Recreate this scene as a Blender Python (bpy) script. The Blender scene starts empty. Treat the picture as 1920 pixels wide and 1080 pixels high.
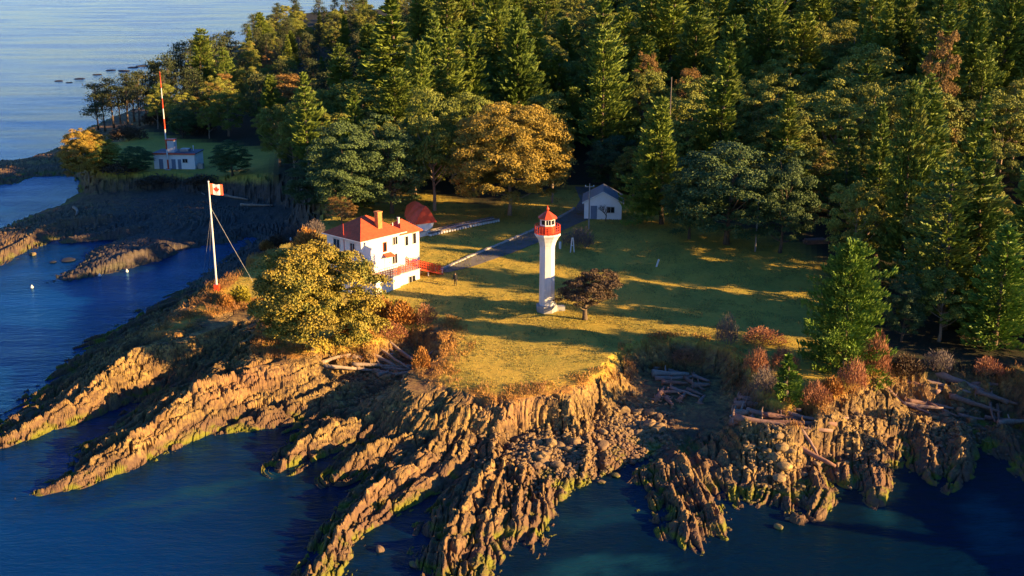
import bpy, math, random
import numpy as np
from mathutils import Vector, Matrix

C = bpy.context.scene.collection
R = math.radians
FPX, PITCH, CAMZ = 2050.0, R(16.5), 45.0
SUN_AZ, SUN_EL = 18.0, 14.3          # degrees clockwise from +X towards -Y, and height

# ------------------------------------------------------------------ layout helper
def at(px, py, z=0.0):
    u, v = px - 960.0, py - 540.0
    d = (u, FPX*math.cos(PITCH) - v*math.sin(PITCH), -(FPX*math.sin(PITCH) + v*math.cos(PITCH)))
    t = (z - CAMZ)/d[2]
    return (d[0]*t, d[1]*t)

def poly(pts, z=0.0): return np.array([at(p[0], p[1], p[2] if len(p) > 2 else z) for p in pts])

# ------------------------------------------------------------------ numpy noise
def _h(ix, iy, s):
    with np.errstate(over='ignore'):
        n = (ix.astype(np.int64)*374761393 + iy.astype(np.int64)*668265263 + s*974634777) & 0xffffffff
        n = ((n ^ (n >> 13))*1274126177) & 0xffffffff
        n = n ^ (n >> 16)
        return (n & 0xffffff).astype(np.float32)/np.float32(0xffffff)

def vn(x, y, s=0):
    ix, iy = np.floor(x), np.floor(y)
    fx, fy = x - ix, y - iy
    fx = fx*fx*(3 - 2*fx); fy = fy*fy*(3 - 2*fy)
    ix = ix.astype(np.int64); iy = iy.astype(np.int64)
    a, b, c, d = _h(ix, iy, s), _h(ix+1, iy, s), _h(ix, iy+1, s), _h(ix+1, iy+1, s)
    return (a + (b-a)*fx)*(1-fy) + (c + (d-c)*fx)*fy

def fbm(x, y, s=0, o=4):
    r = 0; a = .5; t = 0
    for k in range(o):
        r = r + a*vn(x, y, s+k*17); t += a; a *= .5; x = x*2.03 + 11.3; y = y*2.03 + 5.7
    return r/t - .5

def voro(x, y, s=0):
    """nearest cell random value, F1, F2"""
    ix, iy = np.floor(x).astype(np.int64), np.floor(y).astype(np.int64)
    f1 = np.full(x.shape, 9., np.float32); f2 = f1.copy(); v = np.zeros(x.shape, np.float32)
    for i in (-1, 0, 1):
        for j in (-1, 0, 1):
            cx, cy = ix+i, iy+j
            d = np.hypot(cx + .1 + .8*_h(cx, cy, s) - x, cy + .1 + .8*_h(cx, cy, s+5) - y)
            r = _h(cx, cy, s+9)
            n = d < f1
            f2 = np.where(n, f1, np.minimum(f2, d)); v = np.where(n, r, v); f1 = np.where(n, d, f1)
    return v, f1, f2

def S(t): t = np.clip(t, 0, 1); return t*t*(3-2*t)

def sdf(X, Y, P):
    """signed distance to a closed polygon, positive inside"""
    d2 = np.full(X.shape, 1e12, np.float64); ins = np.zeros(X.shape, bool)
    n = len(P)
    for i in range(n):
        ax, ay = P[i]; bx, by = P[(i+1) % n]
        ex, ey = bx-ax, by-ay
        t = np.clip(((X-ax)*ex + (Y-ay)*ey)/(ex*ex+ey*ey+1e-9), 0, 1)
        d2 = np.minimum(d2, (X-ax-t*ex)**2 + (Y-ay-t*ey)**2)
        if ay != by:
            c = ((ay > Y) != (by > Y)) & (X < (bx-ax)*(Y-ay)/(by-ay) + ax)
            ins ^= c
    d = np.sqrt(d2)
    return np.where(ins, d, -d)

# ------------------------------------------------------------------ coast and lawn outlines
WATERLINE = [(470,448),(400,500),(330,548),(240,598),(150,655),(60,730),(-10,790),(-60,840),(0,838),(60,805),(115,782),
 (185,757),(195,742),(268,742),(262,768),(215,802),(150,862),(72,918),(200,882),(330,844),(380,817),(430,805),(520,784),
 (552,800),(545,840),(525,880),(560,890),(600,860),(640,850),(668,868),(655,920),(625,985),(590,1050),(575,1110),(650,1085),(680,1012),(740,962),(800,922),
 (855,895),(872,878),(872,940),(858,1000),(838,1060),(820,1120),(930,1120),(938,1060),(960,1000),(1000,1040),(1028,1010),(1030,975),(1012,945),
 (1045,930),(1090,905),(1140,880),(1190,862),(1232,845),(1238,920),(1248,1010),(1280,1040),(1366,1000),(1338,930),
 (1390,950),(1450,945),(1480,972),(1530,968),(1540,942),(1582,918),(1602,900),(1625,935),(1650,932),(1690,880),
 (1708,850),(1735,890),(1790,918),(1840,830),(1850,790),(1882,800),(1892,850),(1960,910),(2020,1000),(2200,1150)]
FAR_COAST = [(760,-40),(640,22),(520,52),(440,72),(385,84),(335,94),(410,104),(380,140),(320,185),(240,208),(200,224),
 (165,242),(148,258),(112,278),(60,293),(30,302),(-60,300),(-60,352),(30,346),(60,331),(150,329),(160,337),(150,356),
 (100,387),(60,402),(0,428),(-60,445),(-60,512),(0,497),(60,470),(110,452),(180,446),(228,446),(165,472),(150,492),
 (92,528),(170,521),(250,504),(300,487),(330,470),(400,458),(455,455)]
PLATEAU = [(505,478),(470,500),(420,528),(395,545),(330,592),(285,618),(330,618),(395,588),(470,574),(490,600),(470,640),(470,660),
 (520,655),(560,664),(640,652),(700,646),(740,629),(800,614),(828,604),(838,640),(806,690),(800,708),(830,727),(900,735),
 (960,740),(1040,732),(1100,717),(1172,690),(1207,664),(1214,645),(1240,638),(1300,640),(1345,648),(1378,690),(1392,735),
 (1480,775),(1550,748),(1620,722),(1662,692),(1690,694),(1780,702),(1925,700),(1985,760),(2060,900),(2300,1040)]
PLATEAU_FAR = [(720,0),(640,30),(545,66),(455,98),(400,134),(345,178),(262,212),(215,228),(175,248),(152,268),(136,292),(145,312),
 (180,328),(230,327),(300,326),(420,338),(480,346),(548,362),(545,385),(560,402),(588,428),(560,442),(545,457),(520,472)]
wl = np.vstack([poly(WATERLINE, 0), [(300, 30), (500, 300), (500, 900), (-60, 900)], poly(FAR_COAST, 0)])
pl = np.vstack([poly(PLATEAU, 4.7), [(300, 34), (490, 300), (490, 890), (-20, 890)], poly(PLATEAU_FAR, 4.7)])

# rock ribs: (px, py, crest height) from the land out to sea, dip slope, scarp slope (the scarp looks to the sun)
RIBS = [
 ([(520,545,5.4),(440,588,4.9),(350,632,4.5),(290,648,4.2),(235,670,3.9),(160,735,2.4),(90,775,1.6),(20,815,1.0),(-40,845,.3)], .36, 1.5),
 ([(330,690,1.5),(260,722,1.3),(190,742,1.0),(110,778,.6)], .4, 1.2),
 ([(660,642,4.8),(560,668,4.5),(480,690,4.2),(400,715,3.8),(330,755,3.0),(280,790,2.4),(210,840,1.8),(140,885,1.1),(80,916,.3)], .36, 1.0),
 ([(720,690,2.8),(640,715,2.4),(560,745,1.9),(480,780,1.2),(420,805,.5)], .3, 1.4),
 ([(800,715,3.6),(730,745,3.0),(640,790,2.0),(560,835,1.1),(530,870,.5)], .34, 1.5),
 ([(850,725,4.4),(800,770,3.5),(720,810,2.7),(660,850,1.9),(640,880,.9)], .36, 1.3),
 ([(880,730,4.4),(830,790,3.4),(760,850,2.6),(700,900,2.1),(650,965,1.6),(610,1030,1.1),(580,1100,.5)], .45, 1.1),
 ([(905,760,3.4),(850,835,2.3),(790,890,1.6),(730,945,1.0),(655,1005,.5)], .42, 1.2),
 ([(935,810,2.6),(900,900,2.2),(872,960,1.9),(855,1020,1.6),(838,1100,1.0)], .38, 1.3),
 ([(955,840,2.4),(935,930,2.0),(915,1000,1.6),(905,1060,1.2),(890,1110,.8)], .42, 1.4),
 ([(985,840,2.3),(985,920,1.7),(975,980,1.1),(965,1015,.5)], .38, 1.5),
 ([(1000,830,2.2),(1015,920,1.6),(1010,980,1.0),(1010,1035,.4)], .38, 1.5),
 ([(1030,770,3.0),(1045,850,2.1),(1022,920,1.3),(1030,980,.5)], .38, 1.5),
 ([(1075,760,3.0),(1075,840,2.0),(1060,895,1.2),(1050,925,.5)], .38, 1.5),
 ([(1110,770,2.9),(1105,840,2.0),(1092,898,.6)], .38, 1.4),
 ([(1150,730,3.8),(1160,800,2.4),(1142,872,.8)], .38, 1.2),
 ([(1225,785,1.8),(1212,835,1.2),(1195,860,.4)], .38, 1.2),
 ([(1262,800,1.9),(1300,870,1.9),(1335,935,1.5),(1362,1000,.5)], .34, 1.6),
 ([(1240,840,1.5),(1268,920,1.5),(1300,980,1.1),(1325,1025,.4)], .34, 1.6),
 ([(1330,800,1.8),(1370,870,1.4),(1400,940,.5)], .4, 1.4),
 ([(1400,790,2.2),(1420,850,1.6),(1415,920,.8)], .38, 1.2),
 ([(1460,825,1.9),(1475,890,1.4),(1505,962,.6)], .38, 1.2),
 ([(1545,780,3.0),(1535,850,2.2),(1545,910,1.2),(1530,962,.5)], .38, 1.2),
 ([(1600,740,3.6),(1590,800,2.8),(1592,850,1.9),(1598,895,.8)], .42, 1.1),
 ([(1640,735,3.8),(1655,820,2.5),(1655,890,1.4),(1648,930,.6)], .42, 1.2),
 ([(1690,780,2.0),(1690,830,1.2),(1685,870,.5)], .42, 1.2),
 ([(1745,770,2.4),(1748,840,1.7),(1760,890,.7)], .42, 1.2),
 ([(1800,765,2.5),(1818,820,2.0),(1802,870,1.2),(1790,912,.4)], .38, 1.1),
 ([(1890,780,2.2),(1930,840,1.6),(1965,905,.5)], .38, 1.2),
 ([(205,398,2.6),(120,412,2.0),(60,436,1.6),(0,472,1.1),(-50,495,.6)], .4, .9),
 ([(260,420,1.8),(190,432,1.3),(120,446,.8)], .4, .9),
 ([(310,452,2.0),(235,474,1.7),(150,508,.9),(95,528,.2)], .35, 1.0),
 ([(160,272,2.6),(60,308,1.3),(-40,320,.8)], .4, .8),
]
RIBS = [(np.array([at(*p) + (p[2]*(.64 if p[0] > 640 and p[1] > 640 else 1),) for p in pts]), a, b) for pts, a, b in RIBS]
BEACHES = [((1020,840), 3.2), ((1195,805), 4.2), ((1270,745), 6.0), ((690,690), 5.0), ((1560,735), 0.1), ((1780,745), 5.0), ((1445,790), 3.0)]
BEACHES = [(at(p[0], p[1], 1.5), r) for p, r in BEACHES]

def hill(x, y): return 17*S((0.5*(y-175) + 0.7*(x-22))/165)

def height(X, Y):
    shp = X.shape; X = X.ravel().astype(np.float64); Y = Y.ravel().astype(np.float64)
    sw = sdf(X, Y, wl); sp = sdf(X, Y, pl)
    near = (Y < 260)
    wob = np.where(near, 1.0, 2.0)*fbm(X/2.2, Y/2.2, 3, 3)
    sw = sw + 1.6*wob + fbm(X/7, Y/7, 8, 2)*1.5
    sp_r = sp + 2.2*fbm(X/4.0, Y/4.0, 21, 3) + .6*fbm(X/1.1, Y/1.1, 5, 2)
    ib = np.nonzero(near & (np.abs(sp) < 6))[0]; vb, f1b, f2b = voro(X[ib]/1.5, Y[ib]/1.5, 203); vb2, _, _ = voro(X[ib]/.7, Y[ib]/.7, 207)
    sp_r[ib] += 1.5*(vb-.5) + .6*(vb2-.5)
    zr = np.clip(np.where(sw > 0, np.minimum(.24*sw, .6 + .08*sw), .28*sw), -4, 1.7) + .3*fbm(X/1.7, Y/1.7, 31, 3)
    bmask = np.zeros_like(X)
    for c, r in BEACHES: bmask = np.maximum(bmask, S((r*1.7 - np.hypot(X-c[0], (Y-c[1])*.8))/(r*.6)))
    zr = zr + 2.7*S((sp + 8.5)/8.0)*(1-bmask)*S((sw-2)/5)*np.where(Y < 142, 1, .05)*(.7+.6*vn(X/2.5, Y/2.5, 55))
    # ribs
    idx = np.nonzero((sp_r < 2.0) & (sw > -14) & (Y < 300))[0]
    x, y = X[idx], Y[idx]
    wx = x + 1.5*fbm(x/7, y/7, 41, 3); wy = y + 1.5*fbm(x/7, y/7, 47, 3)
    zb = zr[idx].copy(); bestd = np.full(x.shape, 1e9); dloc = np.zeros_like(x); tloc = np.zeros_like(x); zrib = np.full(x.shape, -9.)
    for k, (P, sd, ss) in enumerate(RIBS):
        lo = P[:, :2].min(0) - 16; hi = P[:, :2].max(0) + 16
        m = np.nonzero((wx > lo[0]) & (wx < hi[0]) & (wy > lo[1]) & (wy < hi[1]))[0]
        if not len(m): continue
        qx, qy = wx[m], wy[m]
        bd = np.full(qx.shape, 1e9); bs = np.zeros_like(qx); bt = np.zeros_like(qx); bz = np.zeros_like(qx); T = 0; be = np.zeros_like(qx)
        for i in range(len(P)-1):
            a, b = P[i], P[i+1]; e = b[:2]-a[:2]; L = np.hypot(*e)
            tr = ((qx-a[0])*e[0] + (qy-a[1])*e[1])/(L*L); t = np.clip(tr, 0, 1)
            dx, dy = qx-a[0]-t*e[0], qy-a[1]-t*e[1]
            d = np.hypot(dx, dy); side = np.sign(e[0]*dy - e[1]*dx)
            n = d < bd
            bd = np.where(n, d, bd); bs = np.where(n, side*d, bs); bt = np.where(n, T + t*L, bt); bz = np.where(n, a[2] + t*(b[2]-a[2]), bz)
            T += L
        # sign: left of travel = sunny scarp
        zc = bz + .55*(vn(bt/2.6 + k*7.1, bt*0 + k, 61) - .5) + .25*(vn(bt/.9, bt*0 + k, 62) - .5)
        z = zc - np.where(bs > 0, ss*np.maximum(bs - .25, 0), sd*(-bs))
        n = z > zrib[m]
        zrib[m] = np.where(n, z, zrib[m])
        n2 = bd < bestd[m]
        bestd[m] = np.where(n2, bd, bestd[m]); dloc[m] = np.where(n2, bs, dloc[m]); tloc[m] = np.where(n2, bt + 37*k, tloc[m])
    far_fade = S((12 - bestd)/6)
    beach = np.zeros_like(x)
    for c, r in BEACHES: beach = np.maximum(beach, S((r*1.25 - np.hypot(x-c[0], (y-c[1])*.8))/(r*.5)))
    zrib = np.where(zrib > zb, zb + (zrib-zb)*(1-.75*beach), zb)
    z = np.maximum(zb, zrib)
    gate_x = 1 - (.22 + .26*S((x-11)/5))*S((x+12)/4)*S((112-y)/4)
    # strata (saw-tooth ledges), joints and blocks, in the rib's own frame
    dd = dloc + 1.1*fbm(tloc/6, dloc/3, 71, 3)
    gate = gate_x*(1 - .6*S((y-140)/12))*(.35 + 1.0*vn(x/5, y/5, 73))*(1-.85*beach)*S((z + 1.2)/1.2)
    s1 = dd/1.7; f1 = s1 - np.floor(s1); f1 = np.where(f1 < .82, f1/.82, (1-f1)/.18)
    s2 = dd/.62 + .3; f2 = s2 - np.floor(s2); f2 = np.where(f2 < .75, f2/.75, (1-f2)/.25)
    z = z + gate*(.55*(f1-.5) + .2*(f2-.5))
    s3 = tloc/2.7 + .9*fbm(x/2.5, y/2.5, 77, 2) + .25*dd; f3 = s3 - np.floor(s3); f3 = np.where(f3 < .85, f3/.85, (1-f3)/.15)
    z = z - gate/gate_x*.6*vn(x/3, y/3, 78)*(f3-.5)
    v, a, b = voro(tloc/3.0, dd/1.05, 81)
    crack = S((b-a)/.2)
    z = z + gate*(.46*(v-.5) - .62*(1-crack))
    v, a, b = voro(tloc/.95 + 3, dd/.52, 91)
    z = z + gate*(.2*(v-.5) - .2*(1-S((b-a)/.22)))
    v, a, b = voro(tloc/.55 + 7, dd/.3, 97)
    z = z + gate*(.13*(v-.5) - .11*(1-S((b-a)/.25)))
    z = z + .13*fbm(x/.45, y/.45, 95, 3)
    # step ledges on faces
    q = z/.55; st = (np.floor(q) + S((q-np.floor(q)-.25)/.5))*.55
    z = z + .38*(st-z)*(1-beach)
    zr[idx] = z
    # plateau
    zp = 4.4 + 2.7*S((Y-122)/42)*S((X+62)/26)*(1-.0*X) + hill(X, Y) + .10*fbm(X/6, Y/6, 101, 2) + .05*fbm(X/1.2, Y/1.2, 102, 2) - .5*S((104-Y)/8)
    edge = np.where(near, 1.0, 2.5)
    edge = edge*(1 + 2.0*bmask)*(1 + 2.2*S((Y-145)/12)*S((-20-X)/10)); k = S((sp_r + .9)/(1.7*edge))
    zr = np.minimum(zr, np.where(sp > -9, zp - .25 + .5*S((-sp-3)/5), 99))
    z = zr*(1-k) + zp*k
    bank = np.exp(-((sp_r-.6)/1.6)**2)
    z = z + bank*.25*fbm(X/.8, Y/.8, 111, 3)
    return z.reshape(shp), k.reshape(shp), sp.reshape(shp), sw.reshape(shp)

# terrain grid: a wedge wider than the view, finer near the shore
Y0, YM, Y1 = 62.0, 150.0, 620.0
NR1, NR2, NC = 600, 270, 1500
ys = np.concatenate([Y0*(YM/Y0)**(np.arange(NR1)/NR1), YM*(Y1/YM)**(np.arange(NR2+1)/NR2)])
us = np.linspace(-1, 1, NC)
HW = .56*ys + 14
GX = us[None, :]*HW[:, None]; GY = np.repeat(ys[:, None], NC, 1)
GZ, GK, GSP, GSW = height(GX, GY)

def grid_at(A, x, y):
    x = np.asarray(x, float); y = np.asarray(y, float)
    i = np.clip(np.searchsorted(ys, y) - 1, 0, len(ys)-2); fy = np.clip((y-ys[i])/(ys[i+1]-ys[i]), 0, 1)
    hw = .56*y + 14
    c = np.clip((x/hw + 1)/2*(NC-1), 0, NC-1.001); j = c.astype(int); fx = c - j
    return (A[i, j]*(1-fx) + A[i, j+1]*fx)*(1-fy) + (A[i+1, j]*(1-fx) + A[i+1, j+1]*fx)*fy
def gz(x, y): return float(grid_at(GZ, x, y))

def place(px, py, z=5.0):
    """the ground point seen at a pixel of the photograph"""
    for _ in range(12):
        p = at(px, py, z); zn = gz(*p); z = z + .6*(zn-z)
    p = at(px, py, z)
    return Vector((p[0], p[1], gz(*p)))

def pscale(v):
    dep = v.y*math.cos(PITCH) - (v.z-CAMZ)*math.sin(PITCH)
    return FPX/dep                      # photo pixels per metre there
# ------------------------------------------------------------------ objects helpers
def tag(o, label=None, cat=None, group=None, kind=None):
    if label: o['label'] = label
    if cat: o['category'] = cat
    if group: o['group'] = group
    if kind: o['kind'] = kind
    return o

def empty(name, loc, rz=0, label=None, cat=None, group=None):
    o = bpy.data.objects.new(name, None); C.objects.link(o)
    o.location = loc; o.rotation_euler = (0, 0, rz); o.empty_display_size = .3
    return tag(o, label, cat, group)

def link(name, me, parent=None, loc=None, rz=0):
    o = bpy.data.objects.new(name, me); C.objects.link(o)
    if parent: o.parent = parent
    if loc is not None: o.location = loc
    if rz: o.rotation_euler = (0, 0, rz)
    return o

def np_mesh(name, V, F, mat, smooth=False, **attrs):
    """V (n,3), F (m,4) or (m,3)"""
    me = bpy.data.meshes.new(name)
    V = np.ascontiguousarray(V, np.float32); F = np.ascontiguousarray(F, np.int32)
    k = F.shape[1]
    me.vertices.add(len(V)); me.vertices.foreach_set('co', V.ravel())
    me.loops.add(F.size); me.loops.foreach_set('vertex_index', F.ravel())
    me.polygons.add(len(F)); me.polygons.foreach_set('loop_start', np.arange(0, F.size, k, dtype=np.int32))
    me.polygons.foreach_set('loop_total', np.full(len(F), k, np.int32))
    me.update(calc_edges=True)
    me.polygons.foreach_set('use_smooth', np.full(len(F), smooth, bool))
    for n, a in attrs.items():
        at_ = me.attributes.new(n, 'FLOAT', 'POINT'); at_.data.foreach_set('value', np.ascontiguousarray(a, np.float32).ravel())
    me.materials.append(mat)
    return me

class MB:
    def __init__(s): s.v = []; s.f = []; s.mi = []; s.m = 0
    def add(s, vs, fs):
        b = len(s.v); s.v += [tuple(p) for p in vs]
        for f in fs: s.f.append([b+i for i in f]); s.mi.append(s.m)
        return s
    def box(s, x0, x1, y0, y1, z0, z1):
        return s.add([(x0,y0,z0),(x1,y0,z0),(x1,y1,z0),(x0,y1,z0),(x0,y0,z1),(x1,y0,z1),(x1,y1,z1),(x0,y1,z1)],
                     [(0,3,2,1),(4,5,6,7),(0,1,5,4),(1,2,6,5),(2,3,7,6),(3,0,4,7)])
    def bar(s, a, b, w, h=None):
        """a square bar between two points"""
        a, b = Vector(a), Vector(b); h = h or w; d = (b-a).normalized()
        u = d.cross(Vector((0,0,1))); u = u.normalized() if u.length > 1e-4 else Vector((1,0,0)); n = u.cross(d)
        c = [a-u*w/2-n*h/2, a+u*w/2-n*h/2, a+u*w/2+n*h/2, a-u*w/2+n*h/2]
        c += [p+(b-a) for p in c]
        return s.add(c, [(3,2,1,0),(4,5,6,7),(0,1,5,4),(1,2,6,5),(2,3,7,6),(3,0,4,7)])
    def tube(s, pts, rs, n=8, cap=True):
        pts = [Vector(p) for p in pts]
        if not hasattr(rs, '__len__'): rs = [rs]*len(pts)
        b = len(s.v); ref = None
        for i, p in enumerate(pts):
            d = (pts[min(i+1, len(pts)-1)] - pts[max(i-1, 0)]).normalized()
            if ref is None: ref = Vector((1,0,0)) if abs(d.x) < .8 else Vector((0,1,0))
            u = d.cross(ref).normalized(); w = d.cross(u)
            for k in range(n):
                a = 2*math.pi*k/n; s.v.append(tuple(p + (u*math.cos(a) + w*math.sin(a))*rs[i]))
        for i in range(len(pts)-1):
            for k in range(n):
                k2 = (k+1) % n; s.f.append([b+i*n+k, b+i*n+k2, b+(i+1)*n+k2, b+(i+1)*n+k]); s.mi.append(s.m)
        if cap:
            s.f.append([b+k for k in range(n)][::-1]); s.mi.append(s.m)
            s.f.append([b+(len(pts)-1)*n+k for k in range(n)]); s.mi.append(s.m)
        return s
    def lathe(s, prof, n=16, c=(0,0), rot=0, cap=True):
        b = len(s.v)
        for r, z in prof:
            for k in range(n):
                a = 2*math.pi*k/n + rot; s.v.append((c[0]+r*math.cos(a), c[1]+r*math.sin(a), z))
        for i in range(len(prof)-1):
            for k in range(n):
                k2 = (k+1) % n; s.f.append([b+i*n+k, b+i*n+k2, b+(i+1)*n+k2, b+(i+1)*n+k]); s.mi.append(s.m)
        if cap:
            s.f.append([b+k for k in range(n)][::-1]); s.mi.append(s.m)
            s.f.append([b+(len(prof)-1)*n+k for k in range(n)]); s.mi.append(s.m)
        return s
    def mesh(s, name, mats, smooth=False):
        me = bpy.data.meshes.new(name); me.from_pydata(s.v, [], s.f); me.update()
        for m in (mats if isinstance(mats, (list, tuple)) else [mats]): me.materials.append(m)
        me.polygons.foreach_set('material_index', s.mi)
        me.polygons.foreach_set('use_smooth', [smooth]*len(s.f))
        return me
    def build(s, name, mats, parent=None, smooth=False, loc=None, rz=0):
        return link(name, s.mesh(name, mats, smooth), parent, loc, rz)

# ------------------------------------------------------------------ materials
def nt(name):
    m = bpy.data.materials.new(name); m.use_nodes = True
    t = m.node_tree; return m, t, t.nodes['Principled BSDF']
def N(t, typ, **kw):
    n = t.nodes.new(typ)
    for k, v in kw.items():
        if k.startswith('i_'): n.inputs[k[2:].replace('_', ' ')].default_value = v
        else: setattr(n, k, v)
    return n
def mixc(t, fac, a, b, typ='MIX'):
    n = t.nodes.new('ShaderNodeMix'); n.data_type = 'RGBA'; n.blend_type = typ
    for sock, v in ((n.inputs['Factor'], fac), (n.inputs[6], a), (n.inputs[7], b)):
        if hasattr(v, 'is_linked'): t.links.new(v, sock)
        else: sock.default_value = v if not isinstance(v, tuple) else (v + (1,))[:4]
    return n.outputs[2]
def mrange(t, v, a, b, c=0., d=1.):
    n = N(t, 'ShaderNodeMapRange'); n.inputs[1].default_value = a; n.inputs[2].default_value = b; n.inputs[3].default_value = c; n.inputs[4].default_value = d
    t.links.new(v, n.inputs[0]); return n.outputs[0]
def math_(t, op, a, b=None):
    n = N(t, 'ShaderNodeMath', operation=op)
    for s_, v in ((n.inputs[0], a), (n.inputs[1], b)):
        if v is None: continue
        if hasattr(v, 'is_linked'): t.links.new(v, s_)
        else: s_.default_value = v
    return n.outputs[0]
def noise(t, scale, detail=3, rough=.6, vec=None):
    n = N(t, 'ShaderNodeTexNoise'); n.inputs['Scale'].default_value = scale; n.inputs['Detail'].default_value = detail; n.inputs['Roughness'].default_value = rough
    if vec is not None: t.links.new(vec, n.inputs['Vector'])
    return n.outputs['Fac']
def objco(t): return N(t, 'ShaderNodeTexCoord').outputs['Object']
def pos(t): return N(t, 'ShaderNodeNewGeometry').outputs['Position']
def bump(t, p, h, strength, dist):
    n = N(t, 'ShaderNodeBump'); n.inputs['Strength'].default_value = strength; n.inputs['Distance'].default_value = dist
    t.links.new(h, n.inputs['Height']); t.links.new(n.outputs['Normal'], p.inputs['Normal'])

def paint(name, col, rough=.6, var=.18, scale=1.3, bmp=.0, metal=0., streak=False):
    m, t, p = nt(name)
    v = objco(t)
    if streak:
        mp = N(t, 'ShaderNodeMapping'); mp.inputs['Scale'].default_value = (3, 3, .4); t.links.new(v, mp.inputs[0]); v2 = mp.outputs[0]
    else: v2 = v
    n = noise(t, scale, 5, .65, v2)
    f = mrange(t, n, .3, .7)
    t.links.new(mixc(t, f, tuple(c*(1-var) for c in col), tuple(min(1, c*(1+var*.6)) for c in col)), p.inputs['Base Color'])
    p.inputs['Roughness'].default_value = rough; p.inputs['Metallic'].default_value = metal
    if bmp: bump(t, p, noise(t, scale*9, 4, .6, v), bmp, .03)
    return m

M = {}
M['white'] = paint('white_paint', (.72,.71,.70), .55, .12, .8, .1, streak=True)
M['tower'] = paint('tower_white', (.70,.69,.68), .5, .2, .8, .08, streak=True)
M['trim'] = paint('white_trim', (.66,.65,.63), .5, .08)
M['concrete'] = paint('grey_concrete', (.34,.34,.34), .85, .3, 1.2, .4)
M['red'] = paint('red_paint', (.66,.07,.02), .45, .2, 1.5)
M['redroof'] = paint('red_shingle', (.58,.085,.025), .75, .3, 2.2, .5)
M['brick'] = paint('chimney_render', (.50,.20,.06), .85, .3, 3, .4)
M['glass'] = paint('dark_glass', (.012,.014,.02), .12, .1)
M['frame'] = paint('window_frame', (.6,.58,.55), .5, .1)
M['wood'] = paint('grey_wood', (.16,.13,.11), .85, .35, 3, .5)
M['pole'] = paint('weathered_pole', (.30,.27,.24), .8, .3, 3, .3)
M['tarp'] = paint('red_tarpaulin', (.68,.06,.02), .5, .25, 1.2, .5)
M['metal'] = paint('grey_metal', (.3,.32,.35), .4, .2, 2, metal=.6)
M['wire'] = paint('steel_wire', (.45,.45,.47), .5, .1, metal=.3)
M['darkroof'] = paint('bitumen_roof', (.10,.11,.15), .7, .3, 1.5, .3)
M['clothes'] = paint('dark_cloth', (.018,.02,.028), .9, .3, 6)
M['skin'] = paint('skin', (.45,.27,.19), .6, .08)
M['hair'] = paint('dark_hair', (.03,.02,.015), .6, .2)
M['asphalt'] = paint('old_asphalt', (.15,.135,.115), .9, .25, .9, .4)
M['stone'] = paint('edging_stone', (.42,.38,.33), .85, .35, 3, .5)
M['blue'] = paint('grey_blue_door', (.14,.19,.28), .6, .15)

def rock_nodes(t, p, lawn=None):
    P = pos(t)
    sx = N(t, 'ShaderNodeSeparateXYZ'); t.links.new(P, sx.inputs[0]); z = sx.outputs[2]
    n1 = noise(t, .35, 6, .65, P); n2 = noise(t, 2.3, 6, .7, P); n3 = noise(t, .12, 3, .5, P)
    c = mixc(t, mrange(t, n1, .35, .65), (.14,.086,.036), (.41,.275,.088))
    c = mixc(t, mrange(t, n2, .41, .64), c, (.075,.048,.034))
    c = mixc(t, mrange(t, n3, .5, .7, 0, .45), c, (.33,.17,.085))
    # dark wet intertidal band with algae at the foot
    wn = math_(t, 'ADD', z, math_(t, 'MULTIPLY', math_(t, 'SUBTRACT', n1, .5), 1.6))
    c = mixc(t, mrange(t, wn, 1.7, .7, 0, .72), c, (.115,.066,.048))
    n4 = noise(t, .5, 3, .6, P)
    alg = math_(t, 'MULTIPLY', mrange(t, wn, .85, .3, 0, .85), mrange(t, n4, .46, .56))
    c = mixc(t, alg, c, (.16,.17,.014))
    far_shade = math_(t, 'MULTIPLY', mrange(t, sx.outputs[1], 138, 160, 0, .85), mrange(t, sx.outputs[0], -88, -70))  # shade over the far inlet rock, painted into its colour; sunlit point left out
    c = mixc(t, far_shade, c, mixc(t, mrange(t, n2, .4, .7), (.05,.045,.042), (.12,.10,.09)))
    c = mixc(t, mrange(t, z, .12, -.25), c, (.012,.016,.014))
    return c, P, n1, n2, z

def ground_mat():
    m, t, p = nt('island_ground')
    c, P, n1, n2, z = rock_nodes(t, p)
    ak = N(t, 'ShaderNodeAttribute', attribute_name='turf'); asp = N(t, 'ShaderNodeAttribute', attribute_name='edge'); af = N(t, 'ShaderNodeAttribute', attribute_name='wood')
    g1 = noise(t, .16, 5, .6, P); g2 = noise(t, 1.6, 5, .7, P); g3 = noise(t, 9., 3, .7, P)
    g = mixc(t, mrange(t, g1, .35, .65), (.32,.27,.045), (.54,.37,.055))
    g = mixc(t, mrange(t, g2, .45, .75, 0, .8), g, (.60,.41,.075))
    g = mixc(t, mrange(t, g3, .5, .8, 0, .55), g, (.14,.13,.024))
    # dry brown rim along the cliff edge
    rim = mrange(t, math_(t, 'ADD', asp.outputs['Fac'], math_(t, 'MULTIPLY', math_(t, 'SUBTRACT', g2, .5), 3.)), 1.9, .4, 0, .85)
    g = mixc(t, rim, g, mixc(t, mrange(t, g3, .35, .65), (.26,.10,.035), (.40,.19,.05)))
    # forest floor
    ff = mixc(t, mrange(t, g2, .4, .65), (.045,.035,.022), (.03,.04,.018))
    g = mixc(t, af.outputs['Fac'], g, ff)
    kk = mrange(t, math_(t, 'ADD', ak.outputs['Fac'], math_(t, 'MULTIPLY', math_(t, 'SUBTRACT', n2, .5), .5)), .55, .85)
    t.links.new(mixc(t, kk, c, g), p.inputs['Base Color'])
    p.inputs['Roughness'].default_value = .85; p.inputs['Specular IOR Level'].default_value = .2
    b = math_(t, 'ADD', noise(t, 4., 6, .7, P), math_(t, 'MULTIPLY', noise(t, 14., 4, .7, P), .5))
    bump(t, p, b, .9, .12)
    return m
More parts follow.
